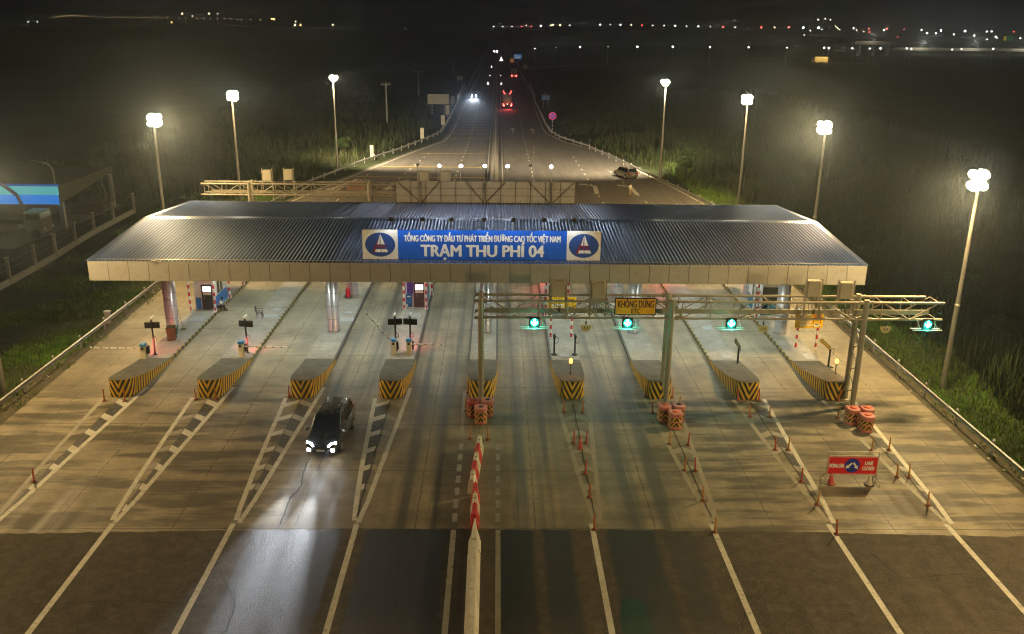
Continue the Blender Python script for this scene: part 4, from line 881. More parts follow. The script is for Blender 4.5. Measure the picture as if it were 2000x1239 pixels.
# ------------------------------------------------------------------ water filled crash drums, three before each gantry post
M_PINKP = mat('faded pink plastic', (0.52, 0.19, 0.17), 0.55, vary=0.18, scale=2.5, dirt=(0.4, 0.17, 0.13))
M_PINKD = mat('red plastic', (0.44, 0.06, 0.06), 0.5, vary=0.15, scale=2.5, dirt=(0.36, 0.09, 0.07))
M_CHEV = stripes('drum chevrons', (0.55, 0.36, 0.03), (0.025, 0.024, 0.022), 0.24, -0.8, amount=0.6)
M_HOLE = mat('drum well', (0.28, 0.05, 0.03), 0.6); M_HOLED = mat('dark drum well', (0.05, 0.012, 0.012), 0.7); M_LID = mat('orange drum lid', (0.62, 0.12, 0.04), 0.5, vary=0.1)
def drum(loc, label, body=M_PINKP, hole=M_HOLE, hr=0.2):
    t = thing('crash_drum', label, 'crash drum', loc, 0, 'crash drums at the gantry posts')
    half = [(0, -0.40), (0.16, -0.40), (0.30, -0.30), (0.37, -0.1), (0.37, 0.36)]
    def outline(k): pts = [(x*k, y*k) for x, y in half]; return pts+[(-x, y) for x, y in pts[::-1] if abs(x) > 1e-6]
    b = MB(); lev = [(0.0, 0.90), (0.05, 0.97), (0.12, 0.97), (0.17, 0.9), (0.43, 0.9), (0.455, 0.99), (0.475, 0.99), (0.50, 0.9), (0.74, 0.9), (0.78, 1.02), (0.93, 1.02), (0.985, 0.96), (1.0, 0.86)]
    vs = []; n = len(outline(1))
    for z, k in lev: vs += [(x, y, z) for x, y in outline(k)]
    fs = [tuple((len(lev)-1)*n+i for i in range(n))]
    for r in range(len(lev)-1): fs += [(r*n+i, r*n+(i+1) % n, (r+1)*n+(i+1) % n, (r+1)*n+i) for i in range(n)]
    b.add(vs, fs); bo = b.build('shell', body, t)
    for z0, z1 in ((0.19, 0.41), (0.52, 0.72)):
        c = MB(); o = outline(0.915); S = [0.0]; m_ = o[:5][::-1]; 
        right = [(x*0.915, y*0.915) for x, y in half]; s_ = 0; cum = [0]
        for p, q in zip(right[:-1], right[1:]): s_ += math.hypot(q[0]-p[0], q[1]-p[1]); cum.append(s_)
        for sx in (-1, 1):
            vs = []; uv = []
            for (x, y), s2 in zip(right, cum): vs += [(sx*x, y, z0), (sx*x, y, z1)]; uv += [(sx*s2, z0), (sx*s2, z1)]
            fs = []; us = []
            for k in range(len(right)-1): q = (2*k, 2*k+2, 2*k+3, 2*k+1); q = q if sx > 0 else q[::-1]; fs.append(q); us.append([uv[j] for j in q])
            c.add(vs, fs, us)
        c.build('chevron_band', M_CHEV, bo)
    h = MB(); h.lathe([(hr+0.03, 1.001), (hr+.02, 1.012), (hr, 1.004), (hr*0.9, 1.003)], n=20); h.lathe([(hr*0.92, 1.004), (0, 1.006)], n=20); h.build('well', hole, bo); return t
for (cx_, cy_), where, opts in (((-0.94, 47.55), 'by the median', ((M_PINKD, M_HOLE, 0.24), (M_PINKP, M_HOLED, 0.12), (M_PINKP, M_HOLED, 0.12))), ((10.25, 46.95), 'at the middle gantry post', ((M_PINKP, M_LID, 0.2), (M_PINKP, M_HOLED, 0.12), (M_PINKP, M_LID, 0.2))), ((21.2, 46.6), 'at the right gantry post', ((M_PINKP, M_LID, 0.2),)*3)):
    for (dx, dy), nm, op in zip(((-0.42, 0.35), (0.42, 0.42), (0.04, -0.62)), ('rear left', 'rear right', 'front'), opts):
        drum((cx_+dx, cy_+dy, 0), f'pink chevron striped crash drum, {nm} of the three {where}', *op)

# ------------------------------------------------------------------ red and white water barriers and the concrete median
M_WPL = mat('aged white plastic', (0.62, 0.59, 0.49), 0.5, vary=0.12, scale=3, dirt=(0.4, 0.36, 0.26)); M_RPL = mat('red barrier plastic', (0.55, 0.045, 0.05), 0.45, vary=0.15, scale=3, dirt=(0.42, 0.06, 0.05))
def water_barrier(loc, label, mm, rz=0.0, sloped=False):
    t = thing('water_barrier', label, 'water barrier', loc, rz, 'red and white water barriers')
    L = 0.47; prof = [(0.22, 0.0), (0.22, 0.16), (0.20, 0.22), (0.13, 0.5), (0.115, 0.78), (0.09, 0.82)]
    b = MB(); ys = [(-L, 0.82 if sloped else 0.97), (-L+0.04, 0.9 if sloped else 1), (L-0.04, 1), (L, 0.97)]; vs = []; n = 2*len(prof)
    for yy, k in ys: vs += [(x*k, yy, z) for x, z in prof]+[(-x*k, yy, z) for x, z in prof[::-1]]
    fs = [tuple(range(n)), tuple(3*n+i for i in range(n-1, -1, -1))]
    for r in range(3): fs += [(r*n+i, (r+1)*n+i, (r+1)*n+(i+1) % n, r*n+(i+1) % n) for i in range(n)]
    b.add(vs, fs)
    for s_ in (-1, 1): b.box((s_*0.16, 0, 0.36), (0.06, 0.3, 0.26), rot=(0, -s_*0.22, 0))
    bo = b.build('shell', mm, t); h = MB(); h.lathe([(0.05, 0.821), (0.045, 0.828), (0, 0.829)], n=10); h.build('filler_cap', M_DARK, bo)
    k = MB(); k.tube((0, L-0.03, 0.82), (0, L-0.03, 0.9), 0.035, n=8); k.build('coupling_pin', mm, bo); return t
seq = [(-0.93, 43.0, M_WPL, 'white water barrier at the far end of the row, next to the crash drums'), (-0.99, 42.03, M_RPL, 'red water barrier second from the far end of the row'), (-1.05, 41.06, M_WPL, 'white water barrier in the middle of the far group'), (-1.11, 40.09, M_RPL, 'red water barrier next to the white end unit of the far group'), (-1.17, 39.12, M_WPL, 'white water barrier closing the near end of the far group'), (-1.0, 37.85, M_RPL, 'red water barrier just after the gap in the row'), (-0.99, 36.88, M_WPL, 'white water barrier between two red ones nearest the concrete median'), (-0.98, 35.91, M_RPL, 'red water barrier touching the tip of the concrete median')]
for k, (x, y, mm, lb) in enumerate(seq): water_barrier((x, y, 0), lb, mm, -0.06 if k < 5 else 0.0, k in (4, 7))
M_JERSEY = mat('whitewashed concrete', (0.60, 0.58, 0.51), 0.7, vary=0.12, scale=1.3, dirt=(0.36, 0.34, 0.27), bump=0.15)
def jersey(loc, label, L, tip=False):
    t = thing('concrete_barrier', label, 'concrete barrier', loc, 0.006, 'concrete median barriers'); prof = [(0.28, 0), (0.28, 0.12), (0.165, 0.36), (0.105, 0.84), (0.088, 0.86)]
    b = MB(); st = [(0, 1, 1), (L-0.015, 1, 1)] if not tip else [(0, 1, 1), (L*0.45, 1, 1), (L, 0.25, 0.75)]; vs = []; n = 2*len(prof)
    for yy, k, kz in st: vs += [(x*k, yy, z*kz) for x, z in prof]+[(-x*k, yy, z*kz) for x, z in prof[::-1]]
    fs = [tuple(range(n)), tuple((len(st)-1)*n+i for i in range(n-1, -1, -1))]
    for r in range(len(st)-1): fs += [(r*n+i, (r+1)*n+i, (r+1)*n+(i+1) % n, r*n+(i+1) % n) for i in range(n)]
    b.add(vs, fs); bo = b.build('barrier_body', M_JERSEY, t)
    k = MB()
    for s_ in (-1, 1): k.box((s_*0.112, L/2, 0.845), (0.012, L-0.05, 0.02))
    k.build('top_edge', M_WHITE, bo) if not tip else None
    return t
jersey((-0.93, 33.35, 0), 'tapered concrete end barrier behind the last red water barrier', 2.0, True)
yy = 33.28
for k, nm in enumerate(('first', 'second', 'third', 'fourth', 'fifth')): yy -= 1.75; jersey((-0.93+0.012*k, yy, 0), f'whitewashed concrete barrier segment, {nm} one in front of the tapered end', 1.72)

# ------------------------------------------------------------------ flexible bollards and cones
M_BOR = stripes('orange bollard', (0.52, 0.12, 0.03), (0.42, 0.27, 0.12), 0.16, 0, axis=2, duty=0.22, wear=(0.3, 0.1, 0.04))
M_BYE = stripes('sun bleached bollard', (0.50, 0.22, 0.04), (0.45, 0.30, 0.12), 0.16, 0, axis=2, duty=0.22, wear=(0.34, 0.17, 0.05))
M_BRED = stripes('red bollard', (0.46, 0.05, 0.035), (0.40, 0.2, 0.12), 0.16, 0, axis=2, duty=0.2, wear=(0.25, 0.05, 0.04))
BOL = {}
def bollard(x, y, label, mm=M_BOR, lean=0.0):
    key = mm.name
    if key not in BOL:
        t = thing('flexible_bollard', label, 'bollard', (x, y, 0), 0, 'flexible bollards dividing the lanes')
        b = MB(); b.lathe([(0.055, 0.05), (0.045, 0.3), (0.036, 0.72), (0.034, 0.76), (0.025, 0.80), (0, 0.805)], n=12); b.lathe([(0.058, 0.14), (0.075, 0.16), (0.058, 0.18)], n=12); b.build('post', mm, t)
        k = MB(); k.lathe([(0.15, 0.0), (0.15, 0.025), (0.07, 0.06)], n=12); k.build('base', mat('bollard base '+key, (0.2, 0.07, 0.04), 0.7, vary=0.3), t); BOL[key] = t
    else: t = dup(BOL[key], (x, y, 0), 0, label)
    t.rotation_euler = (random.uniform(-.07, .07), lean+random.uniform(-.07, .07), random.uniform(0, 3)); return t
for i in range(9):
    nm = ORD[i]
    for s_, sd in ((-1, 'left'), (1, 'right')):
        if (i, s_) in ((8, 1),): continue
        p = {(0, -1): (204, 784), (0, 1): (244, 784), (1, -1): (383, 781), (1, 1): (423, 780), (2, -1): (565, 776), (2, 1): (606, 775), (3, -1): (744, 772), (3, 1): (789, 771), (4, -1): (914, 768), (4, 1): None, (5, -1): (1095, 772), (5, 1): (1134, 773), (6, -1): (1261, 776), (6, 1): (1313, 777), (7, -1): (1441, 782), (7, 1): (1482, 783), (8, -1): (1638, 784)}[(i, s_)]
        if p is None: continue
        v = G(*p); bollard(v.x, v.y, f'orange bollard at the {sd} corner of the {nm} island nose from the left', M_BYE if i in (4,) else (M_BRED if i in (5, 7, 2) else M_BOR))
BL = [((67, 942), M_BRED, 'lone red bollard on the left hatching far in front of the first island'), ((910, 803), M_BYE, 'yellowish bollard left of the gantry post by the median'), ((918, 858), M_BYE, 'yellowish bollard just left of the white water barrier at the far end'), ((953, 859), M_BYE, 'yellowish bollard just right of the white water barrier at the far end'),
 ((1101, 806), M_BOR, 'left bollard of the first pair in front of the sixth island'), ((1138, 806), M_BOR, 'right bollard of the first pair in front of the sixth island'), ((1120, 866), M_BRED, 'bollard on the left of the slim red cone'), ((1145, 866), M_BRED, 'bollard on the right of the slim red cone'), ((1143, 926), M_BRED, 'single red bollard next after the slim red cone toward the apron'), ((1151, 972), M_BOR, 'single bollard midway between the slim red cone and the apron edge'), ((1161, 1035), M_BOR, 'bollard at the apron edge in line with the sixth island'),
 ((1274, 808), M_BOR, 'bollard left of the middle gantry post drums'), ((1326, 797), M_BYE, 'bollard just behind the middle gantry post drums'), ((1307, 868), M_BYE, 'bollard right below the front drum at the middle post'), ((1344, 870), M_BRED, 'red bollard right of the front drum at the middle post'), ((1337, 919), M_BYE, 'yellowish bollard of the pair in line with the seventh island'), ((1358, 920), M_BRED, 'red bollard of the pair in line with the seventh island'), ((1373, 978), M_BYE, 'yellowish single bollard between that pair and the apron edge'), ((1396, 1040), M_BYE, 'yellowish bollard at the apron edge in line with the seventh island'),
 ((1464, 814), M_BYE, 'left bollard of the first pair in front of the eighth island'), ((1503, 815), M_BYE, 'right bollard of the first pair in front of the eighth island'), ((1514, 879), M_BRED, 'left bollard of the second pair in front of the eighth island'), ((1539, 880), M_BYE, 'right bollard of the second pair in front of the eighth island'), ((1565, 941), M_BRED, 'red bollard left of the lane closed sign'), ((1596, 986), M_BYE, 'yellowish bollard in front of the lane closed sign on its left'), ((1634, 1044), M_BRED, 'red bollard at the apron edge in line with the eighth island'),
 ((1636, 817), M_BYE, 'bollard on the left of the right gantry post drums'), ((1702, 881), M_BYE, 'bollard in front of the right gantry post drums'), ((1736, 880), M_BYE, 'bollard on the white edge line right of the right drums'), ((1752, 932), M_BYE, 'left bollard of the pair right of the lane closed sign'), ((1775, 933), M_BYE, 'right bollard of the pair right of the lane closed sign'), ((1812, 988), M_BYE, 'yellowish bollard nearest the tip of the rightmost hatching')]
for p, mm, lb in BL: v = G(*p); bollard(v.x, v.y, lb, mm)
M_CONE_R = stripes('red cone', (0.52, 0.05, 0.04), (0.55, 0.3, 0.25), 0.5, 0, axis=2, duty=0.12); M_CONE_W = mat('whitish cone', (0.56, 0.52, 0.42), 0.6, vary=0.15)
def cone(p, label, mm, h=0.62, r=0.19, bm=None):
    v = G(*p); t = thing('traffic_cone', label, 'traffic cone', (v.x, v.y, 0)); b = MB(); b.lathe([(r, 0.03), (r*0.86, 0.06), (0.035, h-0.02), (0.02, h), (0, h)], n=16); b.build('cone_body', mm, t)
    k = MB(); k.bbox((0, 0, 0.018), (r*2.5, r*2.5, 0.036), 0.02) if r < 0.15 else k.lathe([(r*1.35, 0), (r*1.35, 0.03), (r, 0.036)], n=16); k.build('base', bm or mat('cone base', (0.2, 0.05, 0.04), 0.7), t); return t
cone((1622, 945), 'red traffic cone with pale tip in front of the lane closed sign', M_CONE_R); cone((1697, 947), 'whitish traffic cone in front of the lane closed sign', M_CONE_W, bm=M_DARK); cone((1133, 877), 'slim red traffic cone standing between two bollards', M_CONE_R, 0.75, 0.13)

# ------------------------------------------------------------------ lane closed sign
lc = thing('lane_closed_sign', 'red stand sign reading ĐÓNG LÀN and LANE CLOSED with a blue arrow disc', 'sign', (18.03, 39.9, 0), -0.02); 
b = MB(); b.box((0, -0.02, 0.98), (2.50, 0.025, 0.98)); po = b.build('panel', mat('lane sign red', (0.60, 0.012, 0.022), 0.45, vary=0.06, scale=2), lc)
b = MB()
for s_ in (-1, 1): b.box((0, -0.036, 0.98+s_*0.475), (2.50, 0.006, 0.03)); b.box((s_*1.235, -0.0365, 0.98), (0.03, 0.006, 0.95))
b.build('border', mat('pale pink border', (0.62, 0.4, 0.36), 0.5), po)
d = MB(); d.M = Matrix.Translation((-0.03, -0.038, 0.98)); k = 40; d.add([(0.385*math.cos(2*math.pi*i/k), 0, 0.40*math.sin(2*math.pi*i/k)) for i in range(k)], [tuple(range(k))]); do = d.build('arrow_disc', mat('disc blue', (0.01, 0.03, 0.33), 0.45, vary=0.05), po)
for s_ in (-1, 1):
    d = MB(); d.M = Matrix.Translation((-0.03+s_*0.16, -0.046, 0.98)) @ Matrix.Rotation(s_*R(-45 if s_ < 0 else -33), 4, 'Y') 
    d.add([(x, 0, z) for x, z in ((-0.045, 0.2), (-0.045, -0.06), (-0.12, -0.03), (0, -0.24), (0.12, -0.03), (0.045, -0.06), (0.045, 0.2))], [(0, 1, 5, 6), (2, 3, 4)][:0]+[(6, 0, 1, 5), (1, 2, 3), (1, 3, 5), (3, 4, 5)]); d.build('disc_arrow', M_LETTER, do)
text('ĐÓNG LÀN', 0.29, (-0.81, -0.038, 0.95), po, M_LETTER, width=0.72, bold=0.014); text('LANE', 0.29, (0.80, -0.038, 1.11), po, M_LETTER, width=0.40, bold=0.014); text('CLOSED', 0.29, (0.80, -0.038, 0.82), po, M_LETTER, width=0.60, bold=0.014)
fr = MB()
for s_ in (-1, 1):
    fr.tube((s_*1.28, 0.02, 0.06), (s_*1.28, 0.02, 1.72), 0.022, n=8); fr.tube((s_*1.28, 0.02, 0.45), (s_*1.34, -0.5, 0.02), 0.02, n=8); fr.tube((s_*1.28, 0.02, 0.45), (s_*1.34, 0.5, 0.02), 0.02, n=8); fr.tube((s_*1.32, -0.42, 0.1), (s_*1.32, 0.42, 0.1), 0.018, n=8)
fr.tube((-1.28, 0.02, 1.72), (1.28, 0.02, 1.72), 0.022, n=8); fr.tube((-1.28, 0.02, 1.5), (1.28, 0.02, 1.5), 0.018, n=8); fr.build('stand', mat('stand steel', (0.42, 0.40, 0.33), 0.45, metal=0.5), lc)

# ------------------------------------------------------------------ guardrails
M_RAIL = mat('galvanised guardrail', (0.36, 0.36, 0.35), 0.5, metal=0.45, vary=0.18, scale=1.2, dirt=(0.27, 0.26, 0.23))
def guardrail(name, label, pts, face):
    t = thing(name, label, 'guardrail', (pts[0][0], pts[0][1], 0)); sh = LB(t)
    wprof = [(0.0, 0.44), (0.075, 0.48), (0.075, 0.55), (0.0, 0.585), (0.0, 0.60), (0.075, 0.635), (0.075, 0.70), (0.0, 0.745)]
    P = [Vector((p[0], p[1])) for p in pts]; r_ = MB(); r_.smooth = False; vs = []; n = len(wprof)
    for i, p in enumerate(P):
        d = (P[min(i+1, len(P)-1)]-P[max(i-1, 0)]).normalized(); nn = Vector((d.y, -d.x))*face
        vs += [(p.x+nn.x*(0.08+o), p.y+nn.y*(0.08+o), z) for o, z in wprof]
    r_.add(vs, [(i*n+k, (i+1)*n+k, (i+1)*n+k+1, i*n+k+1) for i in range(len(P)-1) for k in range(n-1)])
    r_.build('rail', M_RAIL, t, sh)
    pm = None; cnt = 0; s_ = 0.0; nxt = 1.0; far = MB()
    for a, b_ in zip(P[:-1], P[1:]):
        L = (b_-a).length; d = (b_-a)/L
        while nxt <= s_+L:
            q = a+d*(nxt-s_)
            if cnt < 62:
                if pm is None:
                    m_ = MB(); m_.box((0, 0, 0.42), (0.12, 0.12, 0.84)); m_.box((0, 0, 0.85), (0.15, 0.15, 0.02)); pm = m_.build('post', M_RAIL, t); o = pm
                    k_ = MB(); k_.box((0, 0, 0.905), (0.05, 0.09, 0.09)); km = k_.build('reflector', M_WHITE, pm); kk = km
                else:
                    o = pm.copy(); COL.objects.link(o); o.parent = t; kk = km.copy(); COL.objects.link(kk); kk.parent = o
                o.location = (q.x-sh.x, q.y-sh.y, 0)
            else: far.box((q.x, q.y, 0.4), (0.12, 0.12, 0.8))
            cnt += 1; nxt += 4.0 if q.y < 230 else 10.0
        s_ += L
    if far.f: tag(far.build('far_post', M_RAIL, t, sh), kind='stuff')
guardrail('guardrail', 'galvanised guardrail along the left grass edge from the near corner past the canopy', [(-29.2, 22), (-29.25, 48), (-29.35, 84), (-28.9, 104), (-26.9, 124.8), (-22.5, 144.1), (-17.7, 160.5), (-13.2, 180), (-12.0, 188), (-11.7, 204), (-11.7, 268), (-11.2, 338), (-10.6, 430), (-10.8, 650)], 1)
guardrail('guardrail', 'galvanised guardrail along the right grass slope from the near corner past the canopy', [(26.95, 22), (26.95, 66), (27.3, 96), (27.5, 109.5), (24.0, 129.4), (17.0, 166.2), (12.6, 180), (11.2, 190), (10.9, 206), (11.0, 271), (11.0, 341), (10.9, 434), (11.2, 650)], -1)
# double rail in the highway median
t = thing('median_guardrail', 'galvanised guardrail running up the middle of the highway behind the canopy', 'guardrail', (-0.5, 100, 0)); b = MB()
for y0, y1 in ((100, 700),):
    b.box((-0.62, (y0+y1)/2, 0.6), (0.05, y1-y0, 0.3)); b.box((-0.38, (y0+y1)/2, 0.6), (0.05, y1-y0, 0.3))
b.build('rail', M_RAIL, t, LB(t)); b = MB()
for k in range(60): b.box((-0.5, 101+k*5, 0.38), (0.1, 0.12, 0.72))
tag(b.build('far_post', M_RAIL, t, LB(t)), kind='stuff')
b = MB(); b.box((-0.5, 400, -0.03), (1.3, 600, 0.14)); struct('median_kerb', b, mat('median kerb', (0.2, 0.18, 0.14), 0.8, vary=0.3))
# ------------------------------------------------------------------ vehicles
M_TYRE = mat('tyre rubber', (0.018, 0.018, 0.018), 0.8); M_RIM = mat('alloy rim', (0.45, 0.45, 0.45), 0.3, metal=0.8, vary=0.05)
M_CGLASS = mat('dark car glass', (0.012, 0.014, 0.016), 0.05, vary=0.1, spec=0.7)
M_TAIL = mat('tail lamp red', (0.35, 0.015, 0.015), 0.2, vary=0.1, spec=0.7)
M_HEAD = emit('headlight lens', (0.95, 0.97, 1.0), 60); M_FOG = emit('running light', (1.0, 0.93, 0.82), 45); M_TAILON = emit('lit tail lamp', (1.0, 0.05, 0.04), 22)
M_CHROME = mat('chrome trim', (0.6, 0.6, 0.6), 0.15, metal=1.0, vary=0.03)
M_PLATE = mat('number plate white', (0.6, 0.6, 0.55), 0.5)
def mod_bevel(o, wd, seg=3):
    b = o.modifiers.new('edge rounding', 'BEVEL'); b.width = wd; b.segments = seg; b.limit_method = 'ANGLE'; b.angle_limit = R(30)
    for p in o.data.polygons: p.use_smooth = True
def car(name, label, loc, rz, paint, L=4.55, W=1.82, H=1.76, hood=0.95, rear_deck=0.0, ws=(0.95, 1.75), rr=(0.12, 0.42), lights=False, tail_on=False, group=None, lampw=0):
    """local +y is the front of the car"""
    t = thing(name, label, 'car', loc, rz, group); hw = W/2; zb = 1.02 if H > 1.6 else 0.93
    st = [(-L/2, 0.42, 0.80, 0.80), (-L/2+0.08, 0.27, zb-0.06, 0.93), (-L/2+0.45, 0.22, zb, 1.0), (0, 0.20, zb, 1.0), (L/2-ws[0]-0.05, 0.20, zb-0.01, 1.0), (L/2-0.55, 0.22, hood-0.05, 0.99), (L/2-0.14, 0.26, hood-0.20, 0.90), (L/2, 0.34, 0.62, 0.76)]
    b = MB(); vs = []; n = 10
    for y, z0, z1, k in st:
        w_ = hw*k
        half = [(w_*0.90, z0), (w_*0.99, z0+0.14), (w_, (z0+z1)/2), (w_*0.97, z1-0.07), (w_*0.86, z1)]
        vs += [(x, y, z) for x, z in half]+[(-x, y, z) for x, z in half[::-1]]
    fs = [tuple(range(n)), tuple((len(st)-1)*n+i for i in range(n-1, -1, -1))]
    for r in range(len(st)-1): fs += [(r*n+i, (r+1)*n+i, (r+1)*n+(i+1) % n, r*n+(i+1) % n) for i in range(n)]
    b.add(vs, fs); bo = b.build('body', paint, t); mod_bevel(bo, 0.05, 2)
    yb0, yb1 = -L/2+rr[0]+rear_deck, L/2-ws[0]; yr0, yr1 = -L/2+rr[1]+rear_deck, L/2-ws[1]; wb, wr = hw*0.93, hw*0.76
    C = [(-wb, yb0, zb-0.03), (wb, yb0, zb-0.03), (wb, yb1, zb-0.03), (-wb, yb1, zb-0.03), (-wr, yr0, H), (wr, yr0, H), (wr, yr1, H), (-wr, yr1, H)]
    c = MB(); c.add(C, [(4, 5, 6, 7), (0, 1, 5, 4), (1, 2, 6, 5), (2, 3, 7, 6), (3, 0, 4, 7)]); co = c.build('cabin', paint, t); mod_bevel(co, 0.07, 3)
    def pane(nm, ids, m0, m1, u0=0.07, u1=0.93, out=0.012):
        p = [Vector(C[i]) for i in ids]   # bl br tr tl
        def q(u, v): return (p[0].lerp(p[1], u)).lerp(p[3].lerp(p[2], u), v)
        nn = (p[1]-p[0]).cross(p[3]-p[0]).normalized()*out; k = MB()
        k.add([tuple(q(u, v)+nn) for u, v in ((u0, m0), (u1, m0), (u1, m1), (u0, m1))], [(0, 1, 2, 3)]); return k.build(nm, M_CGLASS, t)
    pane('windshield', (2, 3, 7, 6), 0.08, 0.93); pane('rear_window', (0, 1, 5, 4), 0.16, 0.86)
    for ids in ((1, 2, 6, 5), (3, 0, 4, 7)):
        for u0, u1 in ((0.05, 0.36), (0.385, 0.66), (0.68, 0.95)) if H > 1.6 else ((0.06, 0.48), (0.51, 0.94)): pane('side_window', ids, 0.14, 0.86, u0, u1)
    for sx in (-1, 1):
        for wy in (-L/2+0.85, L/2-0.88):
            a = MB(); a.lathe([(0.39, 0.0), (0.37, 0.016), (0, 0.016)], n=22, axis='x'); a.v = [(sx*(hw*0.985)+sx*p[0], p[1]+wy, p[2]+0.34) for p in a.v]; ao = a.build('wheel_arch', M_DARK, t)
            y_ = MB(); y_.lathe([(0.2, 0.03), (0.31, 0.035), (0.325, 0.01), (0.325, -0.18)], n=22, axis='x'); y_.v = [(sx*hw+sx*p[0], p[1]+wy, p[2]+0.325) for p in y_.v]; wo = y_.build('wheel', M_TYRE, t)
            r_ = MB(); r_.lathe([(0.2, 0.03), (0.17, 0.02), (0.05, 0.035), (0, 0.035)], n=10, axis='x', smooth=False); r_.v = [(sx*hw+sx*p[0]+sx*.002, p[1]+wy, p[2]+0.325) for p in r_.v]; r_.build('rim', M_RIM, wo)
        m_ = MB(); m_.bbox((sx*(hw+0.09), L/2-ws[0]-0.22, zb+0.08), (0.2, 0.12, 0.15), 0.03); m_.build('wing_mirror', paint, t)
        h = MB()
        h.add([(sx*hw*0.40, L/2+0.012, 0.64), (sx*hw*0.72, L/2-0.07, 0.62), (sx*hw*0.90, L/2-0.22, 0.74), (sx*hw*0.86, L/2-0.24, 0.86), (sx*hw*0.50, L/2-0.12, 0.78)], [(0, 1, 2, 3, 4) if sx < 0 else (4, 3, 2, 1, 0)])
        h.build('headlight', M_HEAD if lights else M_GLASS, t)
        if lights:
            f_ = MB(); f_.box((sx*hw*0.70, L/2+0.005, 0.46), (0.17, 0.05, 0.15)); f_.build('running_light', M_FOG, t)
            if lampw: lamp('SPOT', 'headlamp', t, (sx*hw*0.62, L/2+0.22, 0.72), lampw, (0.86, 0.92, 1.0), 0.07, (sx*0.02, 1, -0.045), 18, 1.0); lamp('SPOT', 'headlamp_mid', t, (sx*hw*0.62, L/2+0.22, 0.72), lampw*0.07, (0.86, 0.92, 1.0), 0.15, (sx*0.04, 1, -0.05), 36, 1.0); lamp('SPOT', 'headlamp_spread', t, (sx*hw*0.62, L/2+0.22, 0.72), lampw*0.008, (0.86, 0.92, 1.0), 0.15, (sx*0.08, 1, -0.1), 90, 0.9)
        k = MB(); k.box((sx*hw*0.79, -L/2+0.02, 0.86), (0.24, 0.10, 0.22)); k.box((sx*hw*0.83, -L/2+.1, 1.02), (0.14, 0.12, 0.22)); k.build('tail_light', M_TAILON if tail_on else M_TAIL, t)
    g_ = MB(); g_.box((0, L/2+0.004, 0.58), (0.72, 0.02, 0.12)); g_.build('grille', M_DARK, t)
    for yy, nm in ((L/2+0.02, 1), (-L/2-0.005, 0)): p = MB(); p.box((0, yy, 0.42 if nm else 0.72), (0.46, 0.012, 0.13)); p.build('number_plate', M_PLATE, t)
    k = MB(); k.box((0, -L/2-0.01, 0.52), (W*0.78, 0.08, 0.12)); k.build('rear_bumper', paint, t); k = MB(); k.box((0, -L/2-.002, 0.83), (0.9, 0.02, 0.04)); k.build('trim_strip', M_CHROME, t)
    k = MB()
    for s_ in (-1, 1): k.tube((s_*wr*0.88, yr0+0.15, H+0.03), (s_*wr*0.88, yr1-0.25, H+0.03), 0.018, n=6)
    k.build('roof_rail', M_CHROME, t); return t
P_DARK = mat('dark grey car paint', (0.045, 0.055, 0.058), 0.25, metal=0.5, vary=0.05, coat=0.8); P_SILVER = mat('champagne car paint', (0.27, 0.25, 0.20), 0.32, metal=0.5, vary=0.05, coat=0.6); P_BLK = mat('black car paint', (0.02, 0.022, 0.026), 0.3, metal=0.3, vary=0.05, coat=0.6); P_WH = mat('white car paint', (0.55, 0.54, 0.5), 0.4, vary=0.05)
f0 = Vector((-9.3, 42.45)); r0 = G(656, 784, 1.7); hd = (f0-Vector((r0.x, r0.y))).normalized(); ctr = f0-hd*2.28
car('people_carrier', 'dark grey people carrier with blazing headlights driving toward the camera', (ctr.x, ctr.y, 0), math.atan2(-hd.x, hd.y), P_DARK, lights=True, lampw=9000)
car('parked_car', 'champagne coloured hatchback parked against the right guardrail beyond the canopy', (19.4, 134.3, 0), math.atan2(1.3, 2.9), P_SILVER, L=4.5, W=1.85, H=1.7, rr=(0.1, 0.5))
v = G(926, 190); car('oncoming_car', 'dark car with bright headlights approaching on the left carriageway of the highway', (v.x, v.y, 0), math.pi, P_BLK, L=4.7, W=1.9, H=1.8, lights=True, lampw=9000)
v = G(968.5, 99.5)
for k, (px, lb) in enumerate(((968, 'farthest vehicle with headlights on at the vanishing point of the highway'),)):
    q = G(px, 103); t = thing('distant_vehicle', lb, 'car', (q.x, q.y, 0)); b = MB(); b.bbox((0, 0, 1.0), (1.9, 4.4, 1.6), 0.25); b.build('body', P_BLK, t); b = MB()
    for s_ in (-1, 1): b.lathe([(0.45, 0), (0, 0.1)], (s_*1.1, -2.35, 1.0), 10, axis='y')
    b.build('headlight', emit('far headlight', (0.9, 0.93, 1.0), 60, sample=False), t)
# bulk cement tanker seen from behind
v = G(991, 213); t = thing('bulk_tanker', 'bulk tanker truck with a pale conical tank and red lamps driving away on the highway', 'truck', (v.x, v.y, 0))
M_TANK = mat('dusty tank', (0.42, 0.40, 0.32), 0.5, metal=0.2, vary=0.15, scale=1.5, dirt=(0.25, 0.23, 0.17))
b = MB(); b.lathe([(0.0, 0.2), (0.45, 0.25), (0.95, 0.9), (1.22, 1.7), (1.25, 4.5), (1.22, 8.6), (0.8, 9.2), (0, 9.3)], (0, 0, 2.55), 28, axis='y'); b.build('tank', M_TANK, t)
b = MB(); b.add([(-1.1, 0.5, 1.9), (1.1, 0.5, 1.9), (1.1, 3.4, 1.9), (-1.1, 3.4, 1.9), (-.25, 1.6, 0.75), (.25, 1.6, 0.75), (.25, 2.2, 0.75), (-.25, 2.2, 0.75)], [(0, 4, 5, 1), (1, 5, 6, 2), (2, 6, 7, 3), (3, 7, 4, 0), (4, 7, 6, 5)]); b.build('hopper', M_TANK, t)
